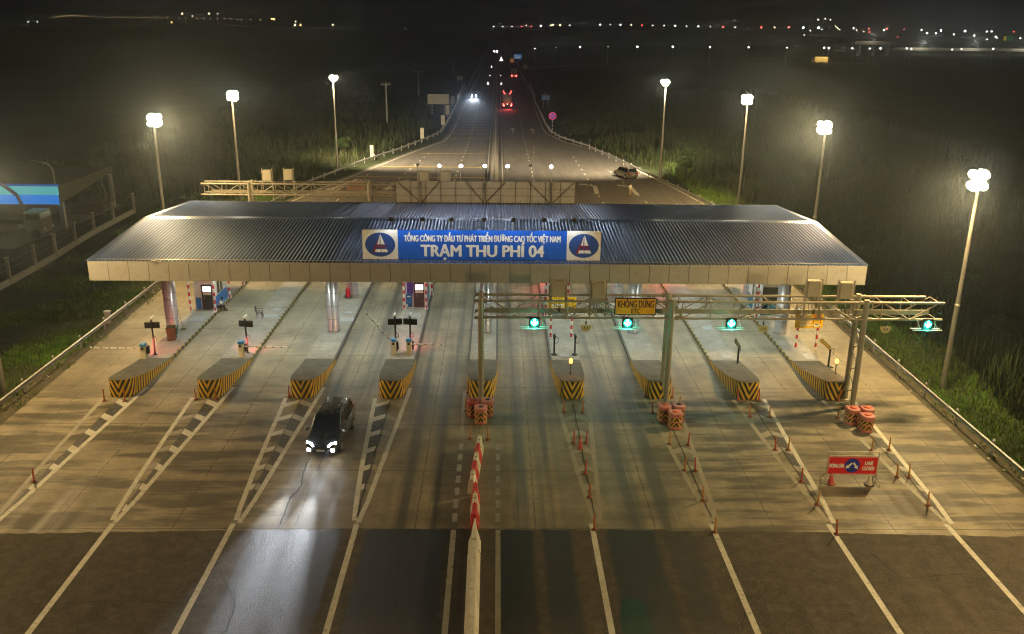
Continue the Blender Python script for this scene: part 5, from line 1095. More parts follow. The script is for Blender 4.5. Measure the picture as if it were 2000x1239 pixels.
b = MB(); b.box((0, 5.5, 1.05), (1.1, 11.5, 0.3)); b.box((0, -0.1, 0.78), (2.4, 0.14, 0.2)); b.box((0, 0.2, 1.0), (2.4, 0.5, 0.08)); b.build('chassis', M_DARK, t)
b = MB(); b.bbox((0, 11.6, 1.9), (2.4, 2.1, 2.5), 0.15); b.build('cab', P_WH, t)
b = MB()
for s_ in (-1, 1): b.tube((s_*0.26, -0.02, 0.9), (s_*0.2, 0.25, 3.4), 0.035, n=6)
for k in range(8): b.tube((-.25, 0.0+k*0.03, 1.1+k*0.3), (.25, 0.0+k*0.03, 1.1+k*0.3), 0.025, n=6)
b.build('ladder', M_DARK, t)
for s_ in (-1, 1):
    for y in (1.2, 2.6, 4.0, 10.5):
        b = MB(); b.lathe([(0.0, 0.16), (0.3, 0.16), (0.5, 0.14), (0.5, -0.2)], n=18, axis='x'); b.v = [(s_*(1.05+p[0]), p[1]+y, p[2]+0.5) for p in b.v]; b.build('wheel', M_TYRE, t)
    b = MB(); b.box((s_*1.0, -0.22, 0.92), (0.36, 0.1, 0.3)); b.box((s_*1.15, -0.2, 1.25), (0.12, 0.1, 0.5)); b.build('tail_light', M_TAILON, t)
    for k in range(3):
        b = MB(); b.lathe([(0.15, 0), (0.1, 0.08), (0, 0.1)], (s_*(0.72+0.18*k), 3.6+k*0.7, 3.75+0.27*k), 10); b.build('marker_lamp', M_TAILON, t)
    b = MB(); b.tube((s_*0.72, 3.6, 3.6), (s_*1.1, 5.0, 4.3), 0.03, n=6); b.build('lamp_rail', M_DARK, t)
b = MB(); b.add([(0.3, -0.23, 0.95), (-0.3, -0.23, 0.95), (0, -0.23, 1.45)], [(0, 1, 2)]); b.build('warning_triangle', emit('triangle reflector glow', (1.0, 0.75, 0.35), 3), t)  # reflector given its own glow in place of returned light
lamp('SPOT', 'tail_lamp_glow', t, (0, -0.6, 1.0), 700, (1, 0.08, 0.07), 0.3, (0, -1, -0.3), 130, 0.7)
v = G(1004, 152); t = thing('box_truck', 'small white box truck with red tail lamps far ahead of the tanker', 'truck', (v.x, v.y, 0)); b = MB(); b.bbox((0, 3, 2.1), (2.3, 5, 2.7), 0.06); b.build('box', P_WH, t); b = MB(); b.bbox((0, 6.6, 1.5), (2.0, 1.9, 2.1), 0.15); b.build('cab', P_WH, t)
b = MB(); b.box((0, 0.48, 2.2), (1.7, 0.03, 2.0)); b.build('rear_door', mat('grey door', (0.2, 0.2, 0.19), 0.6), t)
for s_ in (-1, 1):
    b = MB(); b.box((s_*0.95, 0.42, 0.75), (0.5, 0.1, 0.4)); b.build('tail_light', M_TAILON, t)
    for y in (1.6, 6.4): b = MB(); b.lathe([(0.0, 0.14), (0.42, 0.12), (0.42, -0.15)], n=14, axis='x'); b.v = [(s_*(0.95+p[0]), p[1]+y, p[2]+0.42) for p in b.v]; b.build('wheel', M_TYRE, t)
# ------------------------------------------------------------------ people
M_SKIN = mat('skin', (0.36, 0.20, 0.125), 0.55, vary=0.08); M_SHIRT = mat('white shirt', (0.62, 0.63, 0.62), 0.8, vary=0.1, scale=9); M_TROU = mat('khaki trousers', (0.34, 0.27, 0.15), 0.85, vary=0.12, scale=9); M_TROUB = mat('black trousers', (0.02, 0.02, 0.023), 0.85, vary=0.2); M_HAIR = mat('black hair', (0.012, 0.011, 0.01), 0.6, vary=0.3); M_SHOE = mat('dark shoes', (0.02, 0.017, 0.015), 0.5)
def skinned(name, chains, mm, parent, sub=2):
    vs = []; ed = []; rad = []; idx = {}
    for ch in chains:
        prev = None
        for p, r in ch:
            key = tuple(round(c, 3) for c in p)
            if key not in idx: idx[key] = len(vs); vs.append(p); rad.append(r)
            if prev is not None and prev != idx[key]: ed.append((prev, idx[key]))
            prev = idx[key]
    me = bpy.data.meshes.new(name); me.from_pydata(vs, ed, []); me.materials.append(mm); o = bpy.data.objects.new(name, me); COL.objects.link(o); o.parent = parent
    o.modifiers.new('skin', 'SKIN'); sl = me.skin_vertices[0].data
    for i, r in enumerate(rad): sl[i].radius = (r, r) if not isinstance(r, tuple) else r; sl[i].use_root = (i == 0)
    s = o.modifiers.new('smooth', 'SUBSURF'); s.levels = sub; s.render_levels = sub
    for p in me.polygons: p.use_smooth = True
    return o
def person(label, loc, rz, J, shirt, trousers):
    """J: named joints in metres, facing +y"""
    t = thing('person', label, 'person', loc, rz); V_ = {k: Vector(v) for k, v in J.items()}
    ch = [[(J['pelvis'], 0.14), (J['waist'], (0.145, 0.105)), (J['chest'], (0.165, 0.115)), (J['neck'], 0.058), (J['chin'], 0.062), (J['head'], (0.078, 0.098)), (J['crown'], 0.062)]]
    for s in 'lr':
        ch.append([(J['chest'], (0.165, 0.115)), (J['sh'+s], 0.06), (J['el'+s], 0.042), (J['wr'+s], 0.029), (J['ha'+s], (0.04, 0.024))])
        ch.append([(J['pelvis'], 0.14), (J['hip'+s], 0.092), (J['kn'+s], 0.06), (J['an'+s], 0.042), (J['to'+s], 0.04)])
    skinned('body', ch, M_SKIN, t)
    for s in 'lr':
        h = V_['ha'+s]; d = (h-V_['wr'+s]).normalized(); sd = d.cross(Vector((0, 1, 0.2))).normalized()
        for k, (o_, ln) in enumerate(((-0.03, 0.075), (-0.01, 0.085), (0.01, 0.08), (0.03, 0.062))):
            p = h+d*0.02+sd*o_; skinned('finger', [[(tuple(p), 0.009), (tuple(p+d*ln*0.55), 0.008), (tuple(p+d*ln+Vector((0, 0.02, 0))), 0.006)]], M_SKIN, t, 1)
        p = h-d*0.02; skinned('thumb', [[(tuple(p), 0.011), (tuple(p-sd*0.045+d*0.02), 0.009), (tuple(p-sd*0.05+d*0.055), 0.007)]], M_SKIN, t, 1)
    ch = [[(J['pelvis'], 0.155), (J['waist'], (0.165, 0.125)), (J['chest'], (0.182, 0.132)), (tuple(V_['chest'].lerp(V_['neck'], 0.75)), 0.08)]]
    for s in 'lr': ch.append([(J['chest'], (0.182, 0.132)), (J['sh'+s], 0.075), (tuple(V_['sh'+s].lerp(V_['el'+s], 0.85)), 0.062)])
    skinned('shirt', ch, shirt, t)
    ch = []
    for s in 'lr': ch.append([(J['pelvis'], 0.16), (J['hip'+s], 0.108), (J['kn'+s], 0.078), (tuple(V_['kn'+s].lerp(V_['an'+s], 0.93)), 0.062)])
    skinned('trousers', ch, trousers, t)
    hd = V_['head']; up = (V_['crown']-V_['chin']).normalized(); hm = MB(); hm.M = Matrix.Translation(hd+up*0.035) @ up.to_track_quat('Z', 'Y').to_matrix().to_4x4()
    hm.lathe([(0.103, -0.03), (0.108, 0.02), (0.095, 0.075), (0.06, 0.112), (0, 0.125)], (0, 0, 0), 16); hm.build('hair', M_HAIR, t)
    fwd = Vector((0, 1, 0))-up*up.y; fwd.normalize(); rt_ = fwd.cross(up)
    e = MB()
    for s_ in (-1, 1): e.lathe([(0.0, -0.01), (0.011, 0), (0, 0.01)], tuple(hd+fwd*0.088+rt_*s_*0.033+up*0.0), 8)
    e.build('eye', M_HAIR, t); e = MB(); e.lathe([(0.016, -0.03), (0.018, -0.01), (0.008, 0.025)], tuple(hd+fwd*0.098-up*0.03), 8); e.build('nose', M_SKIN, t); e = MB(); e.box(tuple(hd+fwd*0.088-up*0.066), (0.045, 0.012, 0.01)); e.build('mouth', mat('lips', (0.25, 0.10, 0.08), 0.6), t)
    e = MB()
    for s_ in (-1, 1): e.lathe([(0.008, -0.03), (0.022, 0), (0.008, 0.03)], tuple(hd+rt_*s_*0.092-up*0.01), 8)
    e.build('ear', M_SKIN, t)
    for s in 'lr':
        a, b_ = V_['an'+s], V_['to'+s]; q = MB(); q.tube(tuple(a-Vector((0, 0.05, 0.035))), tuple(b_+Vector((0, 0.05, -0.005))), 0.055, 0.045, 10); q.build('shoe', M_SHOE, t)
    return t
stand = dict(pelvis=(0, 0, 0.95), waist=(0, 0.0, 1.12), chest=(0, 0.0, 1.36), neck=(0, 0.02, 1.53), chin=(0, 0.04, 1.60), head=(0, 0.03, 1.68), crown=(0, 0.02, 1.77), shl=(-0.20, 0, 1.44), ell=(-0.25, -0.04, 1.16), wrl=(-0.20, 0.20, 1.08), hal=(-0.15, 0.27, 1.10), shr=(0.20, 0, 1.44), elr=(0.26, -0.02, 1.15), wrr=(0.25, 0.08, 0.90), har=(0.25, 0.11, 0.82),
    hipl=(-0.10, 0, 0.90), knl=(-0.11, 0.05, 0.50), anl=(-0.11, 0.0, 0.09), tol=(-0.12, 0.14, 0.045), hipr=(0.10, 0, 0.90), knr=(0.12, 0.02, 0.50), anr=(0.13, -0.07, 0.09), tor=(0.14, 0.07, 0.045))
v = G(1230, 383.5); person('person in a white shirt and khaki trousers standing on the asphalt near the parked car', (v.x, v.y, 0), math.pi+0.5, stand, M_SHIRT, M_TROU)
sit = dict(pelvis=(0, -0.06, 0.10), waist=(0, 0.02, 0.27), chest=(0, 0.14, 0.49), neck=(0, 0.25, 0.63), chin=(0, 0.32, 0.67), head=(0, 0.32, 0.75), crown=(0, 0.30, 0.84), shl=(-0.20, 0.16, 0.55), ell=(-0.25, 0.30, 0.30), wrl=(-0.12, 0.48, 0.25), hal=(-0.06, 0.54, 0.24), shr=(0.20, 0.16, 0.55), elr=(0.25, 0.32, 0.30), wrr=(0.12, 0.49, 0.27), har=(0.06, 0.55, 0.27),
    hipl=(-0.11, -0.02, 0.10), knl=(-0.17, 0.40, 0.24), anl=(-0.16, 0.44, -0.13), tol=(-0.17, 0.58, -0.17), hipr=(0.11, -0.02, 0.10), knr=(0.18, 0.40, 0.24), anr=(0.20, 0.50, -0.13), tor=(0.21, 0.64, -0.17))
person('person in white shirt and black trousers sitting on the kerb beside the leftmost booth', (-22.22, 67.7, KH), -1.35, sit, M_SHIRT, M_TROUB)

# ------------------------------------------------------------------ small things under the canopy
M_CHAIR = mat('brown plastic chair', (0.075, 0.04, 0.03), 0.5, vary=0.15)
t = thing('plastic_chair', 'brown plastic armchair standing on the second island from the left', 'chair', (-18.35, 65.3, KH), -1.5)
b = MB(); b.bbox((0, 0, 0.43), (0.46, 0.46, 0.05), 0.02); b.build('seat', M_CHAIR, t); b = MB(); b.bbox((0, -0.25, 0.70), (0.46, 0.04, 0.5), 0.02, rot=(0.15, 0, 0)); b.build('backrest', M_CHAIR, t)
for sx in (-1, 1):
    for sy in (-1, 1): b = MB(); b.tube((sx*0.24, sy*0.25, 0), (sx*0.19, sy*0.19, 0.42), 0.028, n=8); b.build('leg', M_CHAIR, t)
    b = MB(); b.box((sx*0.24, 0, 0.64), (0.05, 0.42, 0.03)); b.tube((sx*0.24, 0.2, 0.42), (sx*0.24, 0.2, 0.64), 0.02, n=6); b.build('armrest', M_CHAIR, t)
t = thing('wheelie_bin', 'green wheelie bin with its lid hanging open by the leftmost column', 'bin', (-23.3, 60.2, KH), 0.25); b = MB(); b.add([(-.26, -.3, 0.05), (.26, -.3, 0.05), (.26, .25, 0.05), (-.26, .25, 0.05), (-.33, -.38, 1.0), (.33, -.38, 1.0), (.33, .36, 1.0), (-.33, .36, 1.0), (-.29, -.34, 1.0), (.29, -.34, 1.0), (.29, .32, 1.0), (-.29, .32, 1.0), (-.24, -.26, 0.3), (.24, -.26, 0.3), (.24, .2, 0.3), (-.24, .2, 0.3)], [(0, 3, 2, 1), (0, 1, 5, 4), (1, 2, 6, 5), (2, 3, 7, 6), (3, 0, 4, 7), (4, 5, 9, 8), (5, 6, 10, 9), (6, 7, 11, 10), (7, 4, 8, 11), (8, 9, 13, 12), (9, 10, 14, 13), (10, 11, 15, 14), (11, 8, 12, 15), (12, 13, 14, 15)]); b.build('bin_body', mat('worn olive bin', (0.12, 0.11, 0.05), 0.6, vary=0.3), t)
b = MB(); b.bbox((0.40, 0.0, 0.72), (0.06, 0.70, 0.62), 0.02, rot=(0, 0.12, 0)); b.build('lid', mat('green bin lid', (0.015, 0.10, 0.045), 0.5, vary=0.15), t); b = MB(); b.box((0, -.385, 1.0), (0.7, 0.05, 0.05)); b.build('rim', MATS['green bin lid'], t)
for sx in (-1, 1): b = MB(); b.lathe([(0.0, 0.03), (0.1, 0.03), (0.1, -0.03), (0, -0.03)], n=14, axis='x'); b.v = [(sx*0.28+p[0], p[1]+.24, p[2]+0.1) for p in b.v]; b.build('wheel', M_TYRE, t)
t = thing('fire_extinguisher', 'red wheeled fire extinguisher beside the rear column on the third island', 'fire extinguisher', (-12.35, 70.4, KH)); M_FIRE = mat('fire red', (0.5, 0.01, 0.02), 0.35, vary=0.08)
b = MB(); b.lathe([(0.0, 0.12), (0.17, 0.14), (0.18, 0.2), (0.18, 0.78), (0.1, 0.9), (0.05, 0.94), (0.05, 1.0), (0, 1.0)], n=16); b.build('cylinder', M_FIRE, t); b = MB(); b.path([(-.15, .15, 0.1), (-.15, .22, 0.9), (-.15, .35, 1.1), (.15, .35, 1.1), (.15, .22, 0.9), (.15, .15, 0.1)], 0.02, 6); b.build('trolley', M_FIRE, t)
for sx in (-1, 1): b = MB(); b.lathe([(0.0, 0.03), (0.13, 0.03), (0.13, -0.03), (0, -0.03)], n=14, axis='x'); b.v = [(sx*0.24+p[0], p[1]+.14, p[2]+0.13) for p in b.v]; b.build('wheel', M_TYRE, t)
t = thing('stand_sign', 'blue stand sign on white legs in front of the purple notice', 'sign', (-7.0, 67.45, KH)); b = MB(); b.box((0, 0, 0.9), (0.5, 0.03, 0.85)); b.build('panel', mat('stand sign blue', (0.02, 0.13, 0.33), 0.5), t)
b = MB(); b.box((0, -0.02, 1.12), (0.26, 0.006, 0.1)); b.build('print', M_LETTER, t)
for sx in (-1, 1): b = MB(); b.tube((sx*.27, -.02, 0), (sx*.27, 0.02, 1.35), 0.02, n=6); b.build('leg', M_WHITE, t)
t = thing('broom', 'broom and cleaning tools leaning against the leftmost column', 'broom', (-23.25, 62.4, KH)); b = MB(); b.tube((0, 0, 0.1), (-.25, .1, 1.5), 0.02, n=6); b.build('handle', MATS['brown angle steel'], t); b = MB(); b.box((0.05, 0, 0.08), (0.3, 0.2, 0.16)); b.build('brush', mat('straw', (0.3, 0.24, 0.08), 0.9), t)
b = MB(); 
for k in range(60):
    sx = 1 if k % 3 else -1; y = random.uniform(28, 60) if k < 25 else random.uniform(100, 150); x = 26.75+random.uniform(-.5, .4) if y < 100 else 27.6-(y-109)*0.166*(1 if y > 109 else 0)-random.uniform(.3, 1.2)
    if sx < 0: x = -29.0+random.uniform(-.4, .4); y = random.uniform(38, 75)
    a = random.uniform(.03, .10); b.box((x, y, 0.03), (a*2, a, 0.03), rot=(random.uniform(-.4, .4), random.uniform(-.4, .4), random.uniform(0, 3)))
tag(b.build('litter', mat('pale litter', (0.5, 0.48, 0.42), 0.7, vary=0.3)), kind='stuff')
v = G(212, 632); t = thing('marker_post', 'white concrete marker post with a cap in the grass behind the left guardrail', 'post', (v.x, v.y, -0.05)); b = MB(); b.bbox((0, 0, 0.48), (0.34, 0.34, 0.96), 0.02); b.build('shaft', mat('marker concrete', (0.42, 0.41, 0.36), 0.7, vary=0.1, dirt=(0.3, 0.29, 0.22)), t); b = MB(); b.bbox((0, 0, 1.0), (0.46, 0.46, 0.1), 0.03); b.build('cap', MATS['marker concrete'], t)
# ------------------------------------------------------------------ left compound
M_CONCP = mat('pale concrete', (0.36, 0.37, 0.34), 0.75, vary=0.15, scale=1.5, dirt=(0.22, 0.23, 0.19))
fp = [(-42.4, 69.5), (-42.45, 74.9), (-42.55, 79.6), (-42.75, 84.0), (-43.2, 89.2), (-43.5, 94.3), (-43.55, 99.5), (-43.6, 105.6)]
t = thing('compound_fence', 'concrete post fence on a low wall along the compound at the left', 'fence', (fp[0][0], fp[0][1], 0)); sh = LB(t)
for k, (x, y) in enumerate(fp):
    b = MB(); b.bbox((x, y, 1.1), (0.26, 0.26, 2.3), 0.02); po = b.build('post', M_CONCP, t, sh); b = MB(); b.bbox((x, y, 2.3), (0.4, 0.4, 0.12), 0.03); b.build('cap', M_CONCP, po, sh)
for (a, b_) in zip(fp[:-1], fp[1:]):
    a = Vector(a); b_ = Vector(b_); d = b_-a; m_ = (a+b_)/2; an_ = math.atan2(d.y, d.x); b = MB(); b.box((m_.x, m_.y, 0.2), (d.length-0.28, 0.16, 0.5), rot=(0, 0, an_)); b.box((m_.x, m_.y, 0.47), (d.length-0.28, 0.22, 0.06), rot=(0, 0, an_)); b.build('low_wall', M_CONCP, t, sh)
    b = MB()
    for z in (1.3, 1.9): b.tube((a.x, a.y, z), (b_.x, b_.y, z), 0.008, n=5)
    b.build('wire', M_GALV, t, sh)
cb = G(128, 448); Yf = cb.y
t = thing('forecourt_canopy', 'forecourt shelter with a bright blue banded fascia at the far left', 'building', (cb.x-8, Yf+5, 0)); sh = LB(t)
x1 = A(116, 398, Yf-1.2).x; zb_ = A(60, 399, Yf-1.2).z; zt_ = A(60, 364, Yf-1.2).z; Yr = Yf+13
def glowing(name, col, e, base):  # sheet with an added glow; on road signs it stands for reflected light
    m, nt, bs = _new(name); bs.inputs['Base Color'].default_value = (*base, 1); bs.inputs['Roughness'].default_value = 0.35
    bs.inputs['Emission Color'].default_value = (*col, 1); bs.inputs['Emission Strength'].default_value = e; return m
zm = zb_+(zt_-zb_)*0.52
b = MB(); b.box((x1-12, Yf-1.2, (zb_+zm)/2), (24, 0.12, zm-zb_)); b.build('fascia_band', glowing('backlit blue band', (0.002, 0.20, 0.68), 0.62, (0.01, 0.15, 0.5)), t, sh)  # fascia bands and coping given a faint glow of their own
b = MB(); b.box((x1-12+.1, Yf-1.24, (zm+zt_)/2), (24, 0.12, zt_-zm-0.02)); b.build('fascia_band', glowing('backlit cyan band', (0.08, 0.46, 0.50), 0.55, (0.1, 0.4, 0.45)), t, sh)
b = MB(); b.box((x1-12+.1, Yf-1.1, zt_+0.1), (24, 0.5, 0.18)); b.build('fascia_top', glowing('blue coping', (0.004, 0.09, 0.4), 0.35, (0.01, 0.08, 0.4)), t, sh)
b = MB(); b.box((x1-12, (Yf-1.1+Yr)/2, zt_-0.1), (23.8, Yr-Yf+1.0, 0.16)); b.build('roof', mat('dark roofing', (0.018, 0.018, 0.017), 0.9, vary=0.3), t, sh)
b = MB(); b.add([(x1+.03, Yf-1.1, zb_), (x1+.03, Yr, zm+.3), (x1+.03, Yr, zt_), (x1+.03, Yf-1.1, zt_), (x1-.1, Yf-1.1, zb_), (x1-.1, Yr, zm+.3), (x1-.1, Yr, zt_), (x1-.1, Yf-1.1, zt_)], [(0, 1, 2, 3), (7, 6, 5, 4), (0, 4, 5, 1)]); b.build('side_wall', mat('olive side wall', (0.07, 0.08, 0.06), 0.7, vary=0.15), t, sh)
for x, y in ((cb.x, Yf), (x1-0.2, Yr-.4), (cb.x-9, Yf), (cb.x-9, Yr-.4), (cb.x-18, Yf)): b = MB(); b.bbox((x, y, (zm)/2), (0.42, 0.42, zm), 0.03); b.build('column', M_CONCP, t, sh)
b = MB(); b.box((cb.x-8, Yf+8, 0.6), (18, 0.25, 1.4)); b.build('back_wall', mat('brown wall', (0.12, 0.07, 0.05), 0.8, vary=0.2), t, sh)
s = MB(); s.sheet([(cb.x-26, Yf-9), (cb.x-1, Yf-9), (cb.x+1.0, Yf+14), (cb.x-26, Yf+14)], 0.01); struct('yard_paving', s, mat('yard paving', (0.10, 0.10, 0.085), 0.8, vary=0.3, scale=0.6))
p = G(121, 448); t = thing('street_lamp', 'unlit curved street lamp in front of the blue forecourt shelter', 'street lamp', (p.x, p.y, 0)); top = A(104, 318, p.y); hgt = top.z; b = MB(); pts = [(0, 0, 0), (0, 0, hgt-1.0)]
for k in range(1, 7): a = k/6*1.35; pts.append((-1.0+math.cos(a)*1.0, 0, hgt-1.0+math.sin(a)*1.0))
pts.append((-2.4, 0, hgt+0.25)); b.path(pts, 0.075, 8); b.build('pole', M_POLE, t); b = MB(); b.bbox((-2.7, 0, hgt+0.27), (0.8, 0.3, 0.14), 0.04); b.build('lamp_head', M_HOUSE, t)
# crane truck
p = G(84, 470); t = thing('crane_truck', 'dark lorry with a folded purple loader crane and pale cab roof behind the fence', 'truck', (p.x, p.y+1.0, 0), 0)
M_LORRY = mat('dull lorry paint', (0.10, 0.075, 0.05), 0.6, vary=0.25); M_CRANE = mat('purple blue crane', (0.07, 0.07, 0.26), 0.5, vary=0.15); M_CABR = mat('pale mint cab roof', (0.38, 0.58, 0.48), 0.5, vary=0.08)
b = MB(); b.bbox((-1.1, 0.8, 1.35), (1.9, 2.2, 1.5), 0.15); b.build('cab', M_LORRY, t); b = MB(); b.bbox((-1.1, 0.8, 2.75), (1.75, 2.1, 0.22), 0.08); b.build('cab_roof', M_CABR, t)
b = MB(); b.add([(-.12, -.25, 2.1), (-.12, 1.85, 2.1), (-.35, 1.75, 2.64), (-.35, -.15, 2.64)], [(0, 1, 2, 3)]); b.add([(-.12, -.27, 2.1), (-2.0, -.27, 2.1), (-1.85, -.18, 2.64), (-.35, -.18, 2.64)], [(3, 2, 1, 0)]); b.build('cab_window', M_CGLASS, t)
for x in (-.3, -1.9): 
    for y in (-.25, 1.85): b = MB(); b.tube((x, y, 2.05), (x+(0.1 if x < -1 else -.05), y*0.95, 2.68), 0.05, n=6); b.build('cab_pillar', M_LORRY, t)
b = MB(); b.box((-6.0, 0.8, 1.0), (7.4, 2.2, 0.2)); b.box((-6.2, -.3, 1.3), (7.0, 0.06, 0.5)); b.box((-6.2, 1.9, 1.3), (7.0, 0.06, 0.5)); b.build('load_bed', M_LORRY, t)
for x in (-1.0, -5.2, -6.6):
    for y in (-.2, 1.8): b = MB(); b.lathe([(0, -.15), (0.5, -.15), (0.5, .15), (0, .15)], (x, y, 0.5), 18, axis='y'); b.build('wheel', M_TYRE, t)
b = MB(); b.tube((-2.5, 0.8, 1.1), (-2.5, 0.8, 3.4), 0.22, 0.18); b.build('crane_column', M_DARK, t); tp_ = A(2, 362, p.y+1.8)-Vector((p.x, p.y+1.0, 0)); b = MB(); b.tube((-2.5, 0.8, 3.3), (-2.9, 0.8, 4.4), 0.17, 0.17); b.tube((-2.9, 0.8, 4.4), (tp_.x-1.2, 0.8, tp_.z+1.2), 0.2, 0.15); b.build('crane_boom', M_CRANE, t)
b = MB(); b.lathe([(0.0, -0.05), (0.12, -.05), (0.1, .05), (0, .05)], (-0.1, -0.1, 1.0), 10, axis='y'); b.lathe([(0.0, -0.05), (0.12, -.05), (0.1, .05), (0, .05)], (-0.1, 1.7, 1.0), 10, axis='y'); b.build('headlight', M_WHITE, t)

# ------------------------------------------------------------------ signs along the highway
M_BACK = mat('sign back', (0.36, 0.345, 0.28), 0.6, vary=0.12, scale=0.8); M_BWP = stripes('striped sign leg', (0.6, 0.58, 0.5), (0.03, 0.03, 0.03), 0.8, 0, axis=2)
def rect_sign(name, label, p0, p1, base_y, cat='sign', mm=M_BACK, legs=2, leg=None, cols=None):
    """p0 p1: upper-left and lower-right picture corners, base_y: where the legs meet the ground"""
    bs_ = G((p0[0]+p1[0])/2, base_y); a = A(p0[0], p0[1], bs_.y); c = A(p1[0], p1[1], bs_.y); t = thing(name, label, cat, (bs_.x, bs_.y, 0)); sh = LB(t)
    b = MB(); b.box(((a.x+c.x)/2, bs_.y, (a.z+c.z)/2), (c.x-a.x, 0.06, a.z-c.z)); po = b.build('panel', mm, t, sh)
    xs_ = [(a.x+c.x)/2] if legs == 1 else [a.x+(c.x-a.x)*0.2, c.x-(c.x-a.x)*0.2]
    for x in xs_: b = MB(); b.tube((x, bs_.y+.1, -0.1), (x, bs_.y+.1, a.z), 0.07, n=8); b.build('leg', leg or M_GALV, t, sh)
    return t, po, a, c, bs_, sh
rect_sign('road_sign', 'large blank back of a two legged road sign left of the highway', (835, 184), (877, 204), 226, leg=M_BWP)
rect_sign('road_sign', 'smaller distant sign back on two legs left of the highway', (892, 149), (904, 156), 172, leg=M_BWP)
for k, (x, y0, y1, yb, lb) in enumerate(((726, 284, 307, 313, 'nearest of the narrow white marker boards behind the left guardrail'), (824.5, 250, 271, 276, 'second nearest narrow marker board, grey, behind the left guardrail'), (865, 225, 244, 249, 'third narrow marker board from the camera on the left'), (874, 206, 224, 229, 'fourth narrow marker board, just below the large sign back'), (884, 188, 203, 208, 'farthest narrow marker board, beside the large sign back'))):
    t, po, a, c, bs_, sh = rect_sign('marker_board', lb, (x-3.8, y0), (x+3.8, y1), yb, legs=1); t['group'] = 'narrow marker boards behind the left guardrail'
    b = MB(); b.box(((a.x+c.x)/2, bs_.y-.032, (a.z+c.z)/2), (c.x-a.x, 0.01, 0.05)); b.build('seam', M_SEAM, po, sh)
M_SB = mat('distant sign blue', (0.02, 0.13, 0.42), 0.5)
t, po, a, c, bs_, sh = rect_sign('direction_sign', 'blue direction sign with an arrow and white text over the far highway', (1004, 106), (1019, 116), 125, mm=glowing('retroreflective blue', (0.01, 0.10, 0.30), 0.5, (0.02, 0.15, 0.45)), legs=1)  # sign face emits in place of the light it would return
b = MB(); w_ = c.x-a.x; h_ = a.z-c.z
for f0_, f1_, z_ in ((0.32, 0.9, 0.62), (0.32, 0.75, 0.30), (0.08, 0.26, 0.75)): b.box((a.x+w_*(f0_+f1_)/2, bs_.y-.04, c.z+h_*z_), (w_*(f1_-f0_), 0.02, h_*0.13))
b.add([(a.x+w_*.08, bs_.y-.05, c.z+h_*.1), (a.x+w_*.26, bs_.y-.05, c.z+h_*.35), (a.x+w_*.08, bs_.y-.05, c.z+h_*.6)], [(0, 1, 2)]); b.build('sign_print', glowing('retroreflective white', (0.6, 0.65, 0.6), 0.5, (0.6, 0.6, 0.6)), po, sh)
t, po, a, c, bs_, sh = rect_sign('direction_sign', 'small blue sign on two striped legs right of the highway', (1058, 186), (1074, 196), 212, mm=M_SB, leg=M_BWP); w_ = c.x-a.x; h_ = a.z-c.z
b = MB(); b.box((a.x+w_*.5, bs_.y-.04, c.z+h_*.65), (w_*.7, 0.02, h_*.16)); b.box((a.x+w_*.5, bs_.y-.04, c.z+h_*.35), (w_*.5, 0.02, h_*.14)); b.build('sign_print', mat('dim sign print', (0.15, 0.25, 0.42), 0.5), po, sh)
bs_ = G(1078.5, 258); a = A(1079, 227, bs_.y); t = thing('no_stopping_sign', 'round blue sign with a red ring and cross on a striped pole', 'sign', (bs_.x, bs_.y, 0)); r_ = 7.4*bs_.y/1729
b = MB(); b.lathe([(r_, 0), (r_*.78, -0.02)], (0, 0, a.z), 28, axis='y'); b.build('ring', glowing('retroreflective red', (0.4, 0.02, 0.06), 0.5, (0.5, 0.02, 0.05)), t); b = MB(); b.lathe([(r_*.78, -.02), (0, -.021)], (0, 0, a.z), 28, axis='y'); b.build('disc', glowing('retroreflective disc', (0.02, 0.03, 0.25), 0.5, (0.02, 0.03, 0.3)), t)  # ring, disc and cross glow to stand in for reflected light
b = MB()
for s_ in (-1, 1): b.box((0, -0.04, a.z), (r_*0.2, 0.015, r_*1.5), rot=(0, s_*0.785, 0))
b.build('cross', glowing('cross red', (0.25, 0.02, 0.08), 0.5, (0.4, 0.02, 0.06)), t); b = MB(); b.tube((0, .06, 0), (0, .06, a.z), 0.06, n=8); b.build('pole', M_BWP, t)
# long panels fixed on the guardrails
for pts, lb in ((((893, 203), (908, 172)), 'long pale panel fixed along the left guardrail beside the approaching car'), (((1045, 203), (1034, 172)), 'long pale panel fixed along the right guardrail beside the tanker')):
    q0, q1 = (G(*p) for p in pts); t = thing('roadside_banner', lb, 'panel', (q0.x, q0.y, 0)); d = q1-q0; b = MB(); b.box(((q1.x-q0.x)/2, d.y/2, 1.5), (0.08, d.length, 1.5), rot=(0, 0, math.atan2(-d.x, d.y))); b.build('panel', M_SHEET, t); b = MB(); b.box(((q1.x-q0.x)/2, d.y/2, 0.4), (0.06, d.length, 0.8), rot=(0, 0, math.atan2(-d.x, d.y))); b.build('lower_frame', M_GALV, t)
t = thing('chevron_board', 'small orange curve board where the slip road joins', 'sign', (G(1000, 124).x, G(1000, 124).y, 0)); b = MB(); b.box((0, 0, 1.6), (2.0, 0.1, 2.2)); b.build('panel', glowing('retroreflective orange', (0.5, 0.16, 0.03), 0.4, (0.5, 0.2, 0.05)), t); b = MB(); b.tube((0, .1, 0), (0, .1, 2.4), 0.06, n=6); b.build('leg', M_GALV, t)  # panel emission stands in for reflected light
t = thing('warning_board', 'small white board at the right edge of the far highway', 'sign', (G(1026, 139).x, G(1026, 139).y, 0)); b = MB(); b.box((0, 0, 1.9), (1.8, 0.1, 2.2)); b.build('panel', M_WHITE, t); b = MB(); b.tube((0, .1, 0), (0, .1, 2.9), 0.06, n=6); b.build('leg', M_GALV, t)
